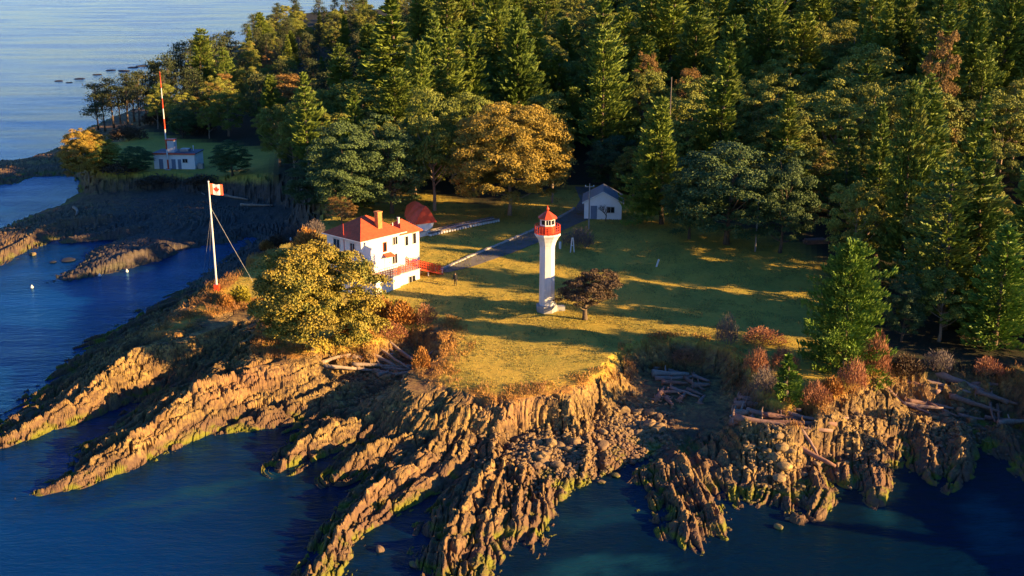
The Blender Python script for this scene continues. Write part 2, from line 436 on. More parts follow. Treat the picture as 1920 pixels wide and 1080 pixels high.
M['ground'] = ground_mat()

def boulder_mat():
    m, t, p = nt('sandstone_boulder')
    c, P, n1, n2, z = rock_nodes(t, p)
    oi = N(t, 'ShaderNodeObjectInfo').outputs['Random']
    c = mixc(t, mrange(t, oi, 0, 1, 0, .35), c, (.34,.23,.11))
    t.links.new(c, p.inputs['Base Color']); p.inputs['Roughness'].default_value = .85
    bump(t, p, noise(t, 6, 5, .7, P), .7, .06)
    return m
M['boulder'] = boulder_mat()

def leaf_mat(name, dark, light, alt, altmax=.5, rnd=.5, trans=.0):
    """tint attribute = clump to clump variation in the leaves' own colour"""
    m, t, p = nt(name)
    a = N(t, 'ShaderNodeAttribute', attribute_name='tint').outputs['Fac']
    oi = N(t, 'ShaderNodeObjectInfo').outputs['Random']
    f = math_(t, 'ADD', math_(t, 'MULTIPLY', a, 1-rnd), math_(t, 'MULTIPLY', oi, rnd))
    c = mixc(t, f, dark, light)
    oi2 = math_(t, 'FRACT', math_(t, 'MULTIPLY', oi, 7.31))
    w = math_(t, 'MULTIPLY', mrange(t, noise(t, .35, 2, .5, objco(t)), .5, .68), mrange(t, oi2, .35, 1, 0, altmax))
    c = mixc(t, w, c, alt)
    t.links.new(c, p.inputs['Base Color'])
    p.inputs['Roughness'].default_value = .6; p.inputs['Specular IOR Level'].default_value = .25
    return m
M['fir'] = leaf_mat('fir_needles', (.05,.10,.018), (.22,.28,.045), (.26,.19,.05), .5)
M['fir_bright'] = leaf_mat('bright_fir_needles', (.07,.14,.02), (.20,.30,.04), (.16,.19,.03), .3)
M['arbutus'] = leaf_mat('arbutus_leaves', (.08,.125,.022), (.29,.29,.045), (.30,.14,.045), .7)
M['olivegold'] = leaf_mat('olive_gold_leaves', (.075,.11,.02), (.41,.30,.045), (.40,.19,.04), .6, .05)
M['gold'] = leaf_mat('golden_leaves', (.16,.135,.028), (.43,.29,.045), (.36,.15,.035), .8, .15)
M['orange'] = leaf_mat('orange_leaves', (.28,.10,.025), (.42,.22,.05), (.40,.13,.04), .6, .2)
M['teal'] = leaf_mat('blue_green_leaves', (.04,.08,.03), (.10,.15,.045), (.15,.13,.05), .4)
M['russet'] = leaf_mat('russet_leaves', (.15,.085,.03), (.32,.19,.05), (.34,.13,.06), .7, .35)
M['pine'] = leaf_mat('pine_needles', (.03,.05,.02), (.07,.085,.03), (.14,.09,.035), .4)
M['rust'] = leaf_mat('rust_twigs', (.20,.075,.04), (.38,.17,.085), (.34,.12,.06), .5, .3)
M['greytwig'] = leaf_mat('grey_twigs', (.11,.085,.08), (.18,.145,.13), (.2,.13,.1), .4, .3)
M['dry'] = leaf_mat('dry_grass_blades', (.28,.12,.035), (.44,.26,.075), (.40,.14,.05), .7, .1)
M['brownleaf'] = leaf_mat('brown_leaves', (.06,.042,.026), (.13,.085,.05), (.25,.13,.06), .6, .2)
M['yellow'] = leaf_mat('yellow_hedge', (.17,.16,.02), (.36,.30,.03), (.38,.2,.03), .5, .2)
M['bark'] = paint('brown_bark', (.12,.085,.06), .9, .4, 4, .6)
M['palebark'] = paint('pale_bark', (.30,.22,.16), .85, .35, 4, .4)
def log_mat(name, a, b):
    m, t, p = nt(name)
    oc = objco(t)
    n = noise(t, 3., 5, .7, oc); oi = N(t, 'ShaderNodeObjectInfo').outputs['Random']
    c = mixc(t, mrange(t, n, .35, .65), a, b)
    c = mixc(t, mrange(t, oi, 0, 1, 0, .5), c, (.30,.25,.21))
    t.links.new(c, p.inputs['Base Color']); p.inputs['Roughness'].default_value = .85
    bump(t, p, n, .6, .05); return m
M['reef'] = paint('wet_reef_rock', (.03,.028,.026), .7, .3)
M['hutwhite'] = paint('hut_white', (.80,.79,.78), .5, .06)
M['log'] = log_mat('bleached_log', (.18,.12,.085), (.36,.27,.20))
M['redlog'] = log_mat('reddish_log', (.16,.075,.05), (.30,.15,.10))
# ------------------------------------------------------------------ camera, sky, sun
cam = bpy.data.cameras.new('camera'); co = bpy.data.objects.new('camera', cam); C.objects.link(co)
cam.sensor_width = 36; cam.lens = FPX/1920*36; cam.clip_start = 1; cam.clip_end = 20000
co.location = (0, 0, CAMZ); co.rotation_euler = (R(90)-PITCH, 0, 0)
bpy.context.scene.camera = co

w = bpy.data.worlds.new('World'); bpy.context.scene.world = w; w.use_nodes = True
wt = w.node_tree; bg = wt.nodes['Background']
sky = wt.nodes.new('ShaderNodeTexSky'); sky.sky_type = 'NISHITA'; sky.sun_disc = False
sky.sun_elevation = R(SUN_EL); sky.sun_rotation = R(90 + SUN_AZ); sky.air_density = 1.0; sky.dust_density = .3; sky.ozone_density = 4.0
tn = wt.nodes.new('ShaderNodeMix'); tn.data_type = 'RGBA'; tn.blend_type = 'MULTIPLY'; tn.inputs[0].default_value = 1; 
gc = wt.nodes.new('ShaderNodeTexCoord'); sz = wt.nodes.new('ShaderNodeSeparateXYZ'); wt.links.new(gc.outputs['Generated'], sz.inputs[0])
tcol = mixc(wt, mrange(wt, sz.outputs[2], .04, .40), (1.35,1.25,1.12), (.26,.73,1.30)); wt.links.new(tcol, tn.inputs[7])
wt.links.new(sky.outputs[0], tn.inputs[6]); wt.links.new(tn.outputs[2], bg.inputs[0]); bg.inputs[1].default_value = .05
sl = bpy.data.lights.new('sun', 'SUN'); sl.energy = 5.0; sl.angle = R(.5); sl.color = (1, .63, .25)
so = bpy.data.objects.new('sun', sl); C.objects.link(so)
sv = Vector((math.cos(R(SUN_AZ))*math.cos(R(SUN_EL)), -math.sin(R(SUN_AZ))*math.cos(R(SUN_EL)), math.sin(R(SUN_EL))))
so.rotation_euler = sv.to_track_quat('Z', 'Y').to_euler(); so.location = sv*300
vs = bpy.context.scene.view_settings; vs.view_transform = 'Standard'; vs.look = 'None'; vs.exposure = 1.88; vs.gamma = 1

# ------------------------------------------------------------------ terrain
def build_terrain():
    nr, nc = GX.shape
    fp = poly(FOREST_PX, 5.0); fp = np.vstack([fp, FOREST_W])
    GF = S((sdf(GX[::4, ::6].ravel().astype(float), GY[::4, ::6].ravel().astype(float), fp).reshape(GX[::4, ::6].shape) + 3)/6)
    # expand the coarse forest mask to the full grid
    ri = np.clip(np.arange(nr)//4, 0, GF.shape[0]-1); ci = np.clip(np.arange(nc)//6, 0, GF.shape[1]-1)
    GFf = GF[ri][:, ci]
    V = np.stack([GX.ravel(), GY.ravel(), GZ.ravel()], 1)
    i = np.arange(nr*nc).reshape(nr, nc)
    Fq = np.stack([i[:-1, :-1].ravel(), i[:-1, 1:].ravel(), i[1:, 1:].ravel(), i[1:, :-1].ravel()], 1)
    kf = GK.ravel()[Fq].mean(1); ff = GFf.ravel()[Fq].mean(1); zf = GZ.ravel()[Fq].max(1)
    sets = {'rocky_shore': (kf < .6) & (zf > -2.2), 'forest_floor': (kf >= .6) & (ff > .5), 'lawn': (kf >= .6) & (ff <= .5)}
    for nme, msk in sets.items():
        f = Fq[msk]; u, inv = np.unique(f, return_inverse=True); f = inv.reshape(f.shape)
        me = np_mesh(nme, V[u], f, M['ground'], False, turf=GK.ravel()[u], edge=GSP.ravel()[u], wood=GFf.ravel()[u])
        tag(link(nme, me), kind='structure')
    return GFf
FOREST_PX = [(585,398),(640,425),(760,395),(800,388),(905,418),(985,395),(1065,375),(1130,375),(1180,400),(1290,440),(1410,465),(1500,485),(1545,520),(1580,610),(1640,668),(1690,690),(1780,695),(1925,692),(1990,750),(2070,890),(2300,1030)]
FOREST_W = [(300, 34), (490, 300), (490, 890), (-300, 890), (-200, 420), (-118, 300), (-80, 262), (-52, 245), (-45, 190)]

def seabed():
    m, t, p = nt('seabed_rock'); p.inputs['Base Color'].default_value = (.03,.035,.03,1)
    mb = MB(); mb.add([(-3000,-500,-6),(3000,-500,-6),(3000,6000,-6),(-3000,6000,-6)], [(0,1,2,3)])
    tag(mb.build('seabed', m), kind='structure')

def water():
    xs = np.unique(np.concatenate([np.linspace(-110, 90, 260), np.array([-12000,-6000,-3000,-1500,-800,-500,-350,-250,-180,-140, 110,140,180,250,350,500,800,1500,3000,6000,12000])]))
    yy = np.unique(np.concatenate([np.linspace(60, 190, 200), np.array([-2000,-800,-300,-100,0,30,45, 200,215,235,260,300,350,420,500,600,800,1200,2000,4000,8000,15000,30000])]))
    X, Y = np.meshgrid(xs, yy); Zg = grid_at(GZ, X, Y)
    ins = (np.abs(X) < .56*Y + 14) & (Y > 62) & (Y < 620)
    dep = np.where(ins, np.maximum(0, -Zg), 4.0)
    # pale sand patches on the bottom
    sand = np.zeros_like(X)
    for (px, py, a, b, rot, s_) in [(400,915,9,1.6,28,.9),(350,955,5,1.6,20,.5),(1110,1065,6,2.2,10,1.),(1150,965,5,2,20,.55),(1210,940,4,2,60,.5),(1650,965,1.5,3,0,.8),(1855,965,2,5,-8,1.),(1860,1010,2.4,3,0,1.),(150,790,6,1.2,20,.5),(940,965,3,2,0,.3)]:
        cx, cy = at(px, py, 0); r = R(rot); dx, dy = X-cx, Y-cy
        u = (dx*math.cos(r)+dy*math.sin(r))/a; v = (-dx*math.sin(r)+dy*math.cos(r))/b
        sand = np.maximum(sand, .62*s_*S((1.25-np.hypot(u, v)+1.7*fbm(X/2.2, Y/1.3, 7, 4))*.9))
    ny, nx = X.shape; i = np.arange(nx*ny).reshape(ny, nx)
    Fq = np.stack([i[:-1, :-1].ravel(), i[:-1, 1:].ravel(), i[1:, 1:].ravel(), i[1:, :-1].ravel()], 1)
    m, t, p = nt('sea_water')
    P = pos(t)
    d = N(t, 'ShaderNodeAttribute', attribute_name='depth').outputs['Fac']; s_ = N(t, 'ShaderNodeAttribute', attribute_name='sand').outputs['Fac']
    n0 = noise(t, .05, 4, .6, P)
    sx = N(t, 'ShaderNodeSeparateXYZ'); t.links.new(P, sx.inputs[0])
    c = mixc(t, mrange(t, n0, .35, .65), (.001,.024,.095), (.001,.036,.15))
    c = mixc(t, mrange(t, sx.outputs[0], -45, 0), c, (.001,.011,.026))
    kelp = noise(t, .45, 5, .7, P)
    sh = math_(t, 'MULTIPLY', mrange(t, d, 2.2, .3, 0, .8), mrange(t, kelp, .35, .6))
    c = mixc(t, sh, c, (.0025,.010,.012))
    c = mixc(t, s_, c, (.008,.060,.075))
    t.links.new(c, p.inputs['Base Color'])
    p.inputs['Roughness'].default_value = 1; p.inputs['Specular IOR Level'].default_value = 0
    gl = N(t, 'ShaderNodeBsdfAnisotropic'); fr = N(t, 'ShaderNodeFresnel'); fr.inputs[0].default_value = 1.27
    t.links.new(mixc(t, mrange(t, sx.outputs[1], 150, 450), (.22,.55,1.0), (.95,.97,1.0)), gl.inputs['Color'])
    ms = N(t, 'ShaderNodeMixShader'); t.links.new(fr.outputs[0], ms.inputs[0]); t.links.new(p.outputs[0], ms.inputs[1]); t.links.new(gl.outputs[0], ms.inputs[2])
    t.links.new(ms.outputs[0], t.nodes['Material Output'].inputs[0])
    mp = N(t, 'ShaderNodeMapping'); mp.inputs['Rotation'].default_value = (0, 0, R(-25)); mp.inputs['Scale'].default_value = (.5, 1.5, 1); t.links.new(P, mp.inputs[0])
    h1 = noise(t, .95, 5, .66, mp.outputs[0]); h2 = noise(t, .07, 3, .5, mp.outputs[0])
    h = math_(t, 'ADD', math_(t, 'ADD', h1, math_(t, 'MULTIPLY', h2, 3.0)), math_(t, 'MULTIPLY', noise(t, 2.6, 3, .6, mp.outputs[0]), .35))
    bump(t, p, h, .42, .4); bn = p.inputs['Normal'].links[0].from_socket; t.links.new(bn, gl.inputs['Normal']); t.links.new(bn, fr.inputs['Normal'])
    t.links.new(mrange(t, noise(t, .02, 3, .6, mp.outputs[0]), .42, .6, .12, .26), gl.inputs['Roughness'])
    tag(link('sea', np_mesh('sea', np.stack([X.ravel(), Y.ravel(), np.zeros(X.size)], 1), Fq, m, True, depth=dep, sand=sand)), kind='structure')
GFf = build_terrain(); water(); seabed()
# ------------------------------------------------------------------ vegetation generators
def leaves(rs, P, A, Nn, ln, wd, tint):
    """diamond leaves/sprays: centre P, long axis A, rough normal Nn"""
    A = A/(np.linalg.norm(A, axis=1, keepdims=True)+1e-9)
    B = np.cross(Nn, A); B /= (np.linalg.norm(B, axis=1, keepdims=True)+1e-9)
    ln = ln[:, None]; wd = wd[:, None]
    n = len(P)
    Cn = np.cross(A, B)*(ln*.12)
    V = np.stack([P - A*ln*.5, P + B*wd*.5 + Cn, P + A*ln*.5, P - B*wd*.5 + Cn], 1).reshape(-1, 3)
    F = np.arange(4*n).reshape(n, 4)
    return V, F, np.repeat(tint, 4)

def conifer_mesh(name, seed, H, Rr, mat, base=.10, dens=1.0, power=.8, spiky=1.0, ls=1.0):
    rs = np.random.RandomState(seed); Ps, As, Ns, Ls, Ws, Ts = [], [], [], [], [], []
    nw = int(H/.55*dens); ph, ph2 = rs.rand(2)*6.28
    for i in range(nw):
        h = base + (1-base)*((i + rs.rand()*.8)/nw)**.92
        if h > .985: h = .985
        L0 = Rr*((1-h)**power)*1.02 + .22
        nb = int(5 + rs.rand()*3)
        a0 = rs.rand()*6.28
        for b in range(nb):
            az = a0 + 6.28*b/nb + rs.randn()*.25
            L = L0*(.62 + .5*rs.rand())*(1 + .28*math.sin(az*1 + ph) + .15*math.sin(az*2 + h*9 + ph2))
            if rs.rand() < .06: continue
            if rs.rand() < .07: L *= 1.25
            k = max(3, int(3 + L*2.9*dens))
            s = np.linspace(.22, 1, k) + rs.randn(k)*.03
            z = h*H - .34*s*L + .34*s*s*L*(.6+.7*rs.rand()) + rs.randn(k)*.05
            t0 = rs.rand()
            for q in range(4):
                side = rs.randn(k)*.22*(1.15-s)*L*1.1 + rs.randn(k)*.06
                ca, sa = math.cos(az), math.sin(az)
                x = ca*s*L - sa*side; y = sa*s*L + ca*side
                Ps.append(np.stack([x, y, z + rs.randn(k)*.07*L**.5], 1))
                As.append(np.stack([ca*np.ones(k)*.9 - sa*side*1.2, sa*np.ones(k)*.9 + ca*side*1.2, (.25 + .45*s + rs.randn(k)*.25)*spiky], 1))
                Ns.append(np.stack([rs.randn(k)*.5, rs.randn(k)*.5, np.ones(k)], 1))
                Ls.append((.48 + .35*rs.rand(k))*ls); Ws.append((.22 + .16*rs.rand(k))*ls)
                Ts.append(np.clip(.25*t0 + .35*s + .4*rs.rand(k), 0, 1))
    # leader
    k = 10
    Ps.append(np.stack([rs.randn(k)*.05, rs.randn(k)*.05, H*(.95+.05*rs.rand(k))], 1)); As.append(np.stack([rs.randn(k)*.25, rs.randn(k)*.25, np.ones(k)], 1))
    Ns.append(rs.randn(k, 3)); Ls.append(np.full(k, .7*ls)); Ws.append(np.full(k, .2*ls)); Ts.append(rs.rand(k))
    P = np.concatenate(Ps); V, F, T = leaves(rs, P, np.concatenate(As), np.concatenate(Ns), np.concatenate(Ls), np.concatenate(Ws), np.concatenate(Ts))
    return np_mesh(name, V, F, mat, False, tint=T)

def broad_mesh(name, seed, H, W, mat, nclump=70, nleaf=90, base=.22, lsz=.34, asym=0., flat=1.0, cl=None, D=None, lobamp=1.0):
    """rounded crown: clumps over an uneven ellipsoid; returns the mesh and some clump centres for limbs"""
    rs = np.random.RandomState(seed); D = D or W
    cz = H*(base + (1-base)*.48); rz = H*(1-base)*.5
    cs = []
    lob = [(rs.rand()*6.28, rs.rand()*2-1, .12+.16*rs.rand()) for _ in range(7)]
    while len(cs) < nclump:
        d = rs.randn(3); d /= np.linalg.norm(d)
        if d[2] < -.75: continue
        rr = .62 + .36*rs.rand()**.6 if rs.rand() < .82 else .25 + .4*rs.rand()
        for (a, zz, am) in lob:
            v = np.array([math.cos(a)*math.sqrt(max(0, 1-zz*zz)), math.sin(a)*math.sqrt(max(0, 1-zz*zz)), zz])
            rr *= 1 + lobamp*(am*max(0, d.dot(v)-.6)*2 - am*.12)
        cs.append(np.array([d[0]*W/2*rr + asym*W*.2*(d[2]+.3), d[1]*D/2*rr, cz + d[2]*rz*rr*flat]))
    cs = np.array(cs); cl = cl or max(.5, W*.085)
    Ps, As, Ns, Ls, Ws, Ts = [], [], [], [], [], []
    for c in cs:
        r = cl*(.7+.7*rs.rand()); k = int(nleaf*(.6+.8*rs.rand()))
        d = rs.randn(k, 3); d /= np.linalg.norm(d, axis=1, keepdims=True)
        d[:, 2] = np.abs(d[:, 2])*.9 - .25
        p = c + d*r*(rs.rand(k, 1)**.35)*np.array([1.1, 1.1, .85])
        out = d + .5*(c - np.array([0, 0, cz]))/(W*.5)
        Ps.append(p); Ns.append(out + rs.randn(k, 3)*.45); As.append(rs.randn(k, 3)); Ls.append(lsz*(.7+.6*rs.rand(k))); Ws.append(lsz*.62*(.7+.6*rs.rand(k)))
        Ts.append(np.clip(rs.rand()*.55 + .45*rs.rand(k), 0, 1))
    V, F, T = leaves(rs, np.concatenate(Ps), np.concatenate(As), np.concatenate(Ns), np.concatenate(Ls), np.concatenate(Ws), np.concatenate(Ts))
    return np_mesh(name, V, F, mat, False, tint=T), cs

def pine_mesh(name, seed, H, W, mat):
    rs = np.random.RandomState(seed); Ps, As, Ns, Ls, Ws, Ts = [], [], [], [], [], []; cs = []
    n = 17
    for i in range(n):
        h = .42 + .58*(i/(n-1))**.9; a = rs.rand()*6.28; r = W*.5*(1.05-.75*((h-.42)/.58))*(.35+.65*rs.rand())
        c = np.array([math.cos(a)*r, math.sin(a)*r, h*H - rs.rand()*.4]); cs.append(c)
        k = 85; d = rs.randn(k, 3)*np.array([.8, .8, .33])*W*.15
        Ps.append(c + d); As.append(rs.randn(k, 3)*.6 + np.array([0, 0, .7])); Ns.append(rs.randn(k, 3)*.6+np.array([0, 0, .6])); Ls.append(.4+.3*rs.rand(k)); Ws.append(.16+.12*rs.rand(k))
        Ts.append(np.clip(.5*rs.rand() + .5*rs.rand(k), 0, 1))
    V, F, T = leaves(rs, np.concatenate(Ps), np.concatenate(As), np.concatenate(Ns), np.concatenate(Ls), np.concatenate(Ws), np.concatenate(Ts))
    return np_mesh(name, V, F, mat, False, tint=T), np.array(cs)

def twig_mesh(name, seed, H, W, mat, n=1500, ln=.5, wd=.045, up=1.0, base=.15, D=None):
    """bushy shrub of thin upright shoots"""
    rs = np.random.RandomState(seed); D = D or W
    a = rs.rand(n)*6.28; r = np.sqrt(rs.rand(n)); h = rs.rand(n)
    lob = .75 + .35*np.sin(a*3+seed) *.6 + .2*rs.rand(n)
    x = np.cos(a)*r*W/2*lob; y = np.sin(a)*r*D/2*lob
    top = H*(base + (1-base)*np.sqrt(np.maximum(0, 1-r*r*.85)))*(.75+.3*rs.rand(n))
    z = top*(.25 + .75*h)
    A = np.stack([x/W*1.3 + rs.randn(n)*.35, y/D*1.3 + rs.randn(n)*.35, up*np.ones(n)], 1)
    V, F, T = leaves(rs, np.stack([x, y, z], 1), A, rs.randn(n, 3), ln*(.6+.8*rs.rand(n)), np.full(n, wd)*(.7+.7*rs.rand(n)), np.clip(.4*h+.6*rs.rand(n), 0, 1))
    return np_mesh(name, V, F, mat, False, tint=T)

def trunk_mesh(name, H, r, mat, limbs=(), seed=0, lean=0., n=7, top=.97):
    rs = random.Random(seed); mb = MB(); k = 7
    pts = [(lean*H*(i/(k-1))**1.5 + (rs.random()-.5)*r*.8*(i > 0), (rs.random()-.5)*r*.8*(i > 0), H*top*i/(k-1) - (.5 if i == 0 else 0)) for i in range(k)]
    mb.tube(pts, [r*(1.35 if i == 0 else 1-.9*i/(k-1)) for i in range(k)], n)
    for c in limbs:
        f = min(.8, max(.15, (c[2]/H - .18)*.75))
        i = f*(k-1)*1.0/top; i0 = int(i); p = Vector(pts[i0]).lerp(Vector(pts[min(k-1, i0+1)]), i-i0); c = Vector(c)
        mid = p.lerp(c, .5) + Vector((0, 0, -.06*(c-p).length))
        mb.tube([p, mid, c], [r*.42*(1-f*.6), r*.26*(1-f*.6), .03], 5, False)
    return mb.mesh(name, mat, True)

TREES = []
def tree_proto(kind, crown, trunk, H, W, twoH=None): return dict(kind=kind, crown=crown, trunk=trunk, H=H, W=W)
def plant_tree(pr, x, y, H, W, rz, label, cat, group=None, name=None, z=None, crown_name='crown', trunk_name='trunk'):
    z = gz(x, y) if z is None else z
    e = empty(name or pr['kind'], (x, y, z), rz, label, cat, group)
    e.scale = (W/pr['W'], W/pr['W'], H/pr['H'])
    e.rotation_euler.x = .05*math.sin(x*7.3+y); e.rotation_euler.y = .05*math.sin(y*5.1-x)
    link(crown_name, pr['crown'], e)
    if pr['trunk']: link(trunk_name, pr['trunk'], e)
    TREES.append((x, y, W))
    return e

def conifer_proto(seed, H=20, Rr=3.6, mat='fir', kind='conifer_tree', **kw):
    return tree_proto(kind, conifer_mesh('conifer_crown', seed, H, Rr, M[mat], **kw), trunk_mesh('conifer_trunk', H, .32, M['bark'], seed=seed), H, 2*Rr)
def broad_proto(seed, H=14, W=11, mat='arbutus', kind='broadleaf_tree', limbs=16, lean=0., **kw):
    c, cs = broad_mesh('broadleaf_crown', seed, H, W, M[mat], **kw)
    return tree_proto(kind, c, trunk_mesh('broadleaf_trunk', H*.72, .3, M['palebark' if mat in ('arbutus', 'gold') else 'bark'], cs[:limbs], seed, lean), H, W)
def pine_proto(seed, H=15, W=6.5):
    c, cs = pine_mesh('pine_crown', seed, H, W, M['pine'])
    return tree_proto('pine_tree', c, trunk_mesh('pine_trunk', H, .22, M['bark'], cs, seed), H, W)

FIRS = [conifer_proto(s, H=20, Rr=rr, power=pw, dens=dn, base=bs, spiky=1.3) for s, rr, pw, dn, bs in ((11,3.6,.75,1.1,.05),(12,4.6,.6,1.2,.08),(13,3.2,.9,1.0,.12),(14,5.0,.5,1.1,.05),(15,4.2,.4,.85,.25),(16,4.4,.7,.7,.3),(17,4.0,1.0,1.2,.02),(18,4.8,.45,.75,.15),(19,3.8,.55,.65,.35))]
BROADS = [broad_proto(s, 14, 11, 'arbutus', nclump=120, nleaf=170, base=b, lsz=.27) for s, b in ((21,.08),(22,.14),(23,.05),(24,.16))]
TEALS = [broad_proto(s, 14, 11, 'teal', nclump=190, nleaf=150, base=.0, lsz=.26, lobamp=.5) for s in (31,32,33)]
RUSTS = [broad_proto(s, 14, 10, 'russet', nclump=95, nleaf=150, base=.1, lsz=.24) for s in (41,42)]
PINES = [pine_proto(s) for s in (51,52,53)]

def hero(pr, bpx, bpy, tpy, wpx, label, cat, rz=0., name=None, group=None):
    """base pixel, top pixel row, width in pixels -> size in metres at the base point"""
    v = place(bpx, bpy); s = pscale(v)
    ang = PITCH + math.atan((bpy-540)/FPX)
    H = (bpy-tpy)/s/math.cos(ang)*1.0; W = wpx/s*(1.12 if pr['kind'] != 'pine_tree' and pr not in TEALS else 1)
    return plant_tree(pr, v.x, v.y, H, W, rz, label, cat, group, name)

# the trees one can single out
ARB = broad_proto(61, 11, 12, 'olivegold', nclump=320, nleaf=250, base=.0, lsz=.24, cl=.88)
hero(ARB, 582, 652, 452, 214, 'big round olive-gold tree on the bank between the flagpole and the white house', 'tree', .4, 'arbutus_tree')
MAP = broad_proto(62, 20, 18, 'gold', nclump=420, nleaf=230, base=.04, lsz=.29, cl=1.1, lobamp=.35)
hero(MAP, 955, 404, 183, 205, 'huge round golden tree standing behind the end of the railway track', 'tree', 1.0, 'golden_tree')
BIGFIR = conifer_proto(63, 13, 6.0, 'fir_bright', base=.02, dens=1.6, power=.42, ls=.8, spiky=1.5)
hero(BIGFIR, 1580, 680, 455, 152, 'broad bushy bright green fir at the lawn edge above the log beach', 'conifer', 0, 'fir_tree')
SMALLFIR = conifer_proto(64, 4.3, 1.5, 'fir_bright', base=.02, dens=1.7, power=.8, ls=.62)
hero(SMALLFIR, 1474, 746, 664, 52, 'little bright green fir in front of the rust shrubs above the driftwood', 'conifer', 0, 'fir_tree')
RFIR = conifer_proto(65, 13, 3.8, 'fir_bright', base=.05, dens=1.25, power=.6, ls=.9)
hero(RFIR, 1862, 655, 428, 128, 'green fir beside the dark shrubbery behind the wooded log beach', 'conifer', 1, 'fir_tree')
LAWNT = broad_proto(66, 6, 7, 'brownleaf', nclump=110, nleaf=150, base=.24, lsz=.19, asym=.9, limbs=26, cl=.55)
hero(LAWNT, 1097, 599, 503, 106, 'small dark brown tree with wind-swept crown on the lawn by the lighthouse', 'tree', 0, 'lawn_tree')
hero(MAP, 168, 345, 236, 88, 'rounded orange-gold tree at the cliff end before the pines', 'tree', 0, 'golden_tree')
hero(BROADS[1], 196, 342, 278, 62, 'dull olive tree just in front of the orange cliff-end tree', 'tree', 2)
hero(TEALS[0], 437, 338, 272, 80, 'blue-green round bush on the grass beside the hut', 'bush', 0, 'round_bush')
hero(TEALS[1], 256, 322, 272, 62, 'dark green bush between the white hut and the orange tree', 'bush', 1, 'round_bush')
hero(RUSTS[1], 642, 424, 366, 58, 'small orange bushy tree behind the roof of the white house', 'tree', 1, 'golden_tree')
ORB = twig_mesh('shrub_foliage', 71, 4, 5, M['orange'], 2200, .55, .16, 1.0)
hero(dict(kind='orange_shrub', crown=ORB, trunk=None, H=4, W=5), 578, 485, 426, 62, 'tall orange shrub against the seaward wall of the white house', 'shrub')
for (bx, by, ty, wx, pr, lb) in [
  (655,408,232,150,TEALS[0],'blue-green rounded tree behind the white house chimney'),
  (735,400,222,150,TEALS[2],'dark blue-green rounded tree nearest the covered boat'),
  (590,408,318,105,TEALS[2],'low blue-green tree at the head of the rocky inlet'),
  (600,330,205,95,FIRS[1],'dark fir at the inlet side of the field by the hut'),(645,345,200,100,BROADS[3],'dark green tree between the field by the hut and the white house'),(560,318,228,80,TEALS[0],'dark blue-green tree at the rim of the field by the hut'),
  (815,395,150,110,BROADS[2],'yellow-topped tree close behind the huge golden tree'),
  (1362,458,262,205,TEALS[1],'widest blue-green round tree on the far side of the lawn'),
  (1462,474,285,120,TEALS[2],'blue-green round tree beside the widest one, next to the dark planks'),
  (1240,420,190,110,FIRS[1],'dark fir standing over the tall bare pole by the shed'),
  (1292,448,290,100,TEALS[0],'narrow blue-green tree between the shed and the widest round tree'),
  (1690,640,518,78,TEALS[2],'dull blue-green shrubby tree just behind the broad bushy fir'),
  (1760,640,500,100,BROADS[1],'dark loose tree between the two green firs'),
  (1735,560,360,120,BROADS[3],'yellow-green rounded tree above the dark shrubbery'),
  (1600,520,330,110,BROADS[0],'yellow-green tree behind the top of the broad bushy fir'),
  (1830,520,330,130,BROADS[2],'sunlit rounded tree behind the outer green fir'),
  (1690,540,170,120,FIRS[3],'tall sunlit fir over the yellow-green rounded tree'),
  (1640,480,205,90,FIRS[0],'slim tall fir behind the broad bushy fir'),
  (1800,470,190,100,FIRS[2],'slim fir with pale tip over the dark shrubbery'),
  (1130,330,62,105,FIRS[4],'tall fir rising by itself straight beyond the shed'),
  (975,300,28,110,FIRS[1],'sunlit fir with the highest tip over the huge golden tree'),
  (890,300,60,85,FIRS[0],'yellow-lit fir beside the highest one over the golden tree'),
  (822,300,40,70,FIRS[2],'dark pointed fir between the yellow-lit firs and the sea'),
  (655,290,112,90,FIRS[4],'yellow-tipped broad fir standing over the field by the hut'),
  (760,290,115,60,FIRS[3],'small amber-tipped fir before the dark pointed fir'),
  (545,260,130,110,RUSTS[0],'russet-topped tree behind the field by the hut'),
  (1205,300,95,60,RUSTS[1],'small russet tree next to the tall fir beyond the shed'),
  (1290,300,115,80,RUSTS[0],'reddish rounded tree over the widest blue-green tree'),
  (1730,330,55,70,RUSTS[1],'dark red tree high in the forest among firs'),
 ]:
    hero(pr, bx, by, ty, wx, lb, 'conifer' if pr['kind'] == 'conifer_tree' else 'tree', (bx*.37) % 6)

# pines on the far point
rp = random.Random(5)
for i, (bx, by, ty) in enumerate([(184,243,158),(197,246,172),(214,240,150),(226,232,163),(240,238,142),(252,228,155),(262,236,136),(276,224,140),(290,222,118),(300,214,120),
   (322,214,108),(335,206,112),(350,204,84),(364,196,92),(377,190,78),(392,180,86),(405,172,70),(420,166,74),(438,155,62)]):
    hero(PINES[i % 3], bx, by, ty, rp.uniform(44, 60), 'dark slender pine with a high thin crown on the seaward point', 'pine', rp.random()*6, group='pines in a row on the seaward point')

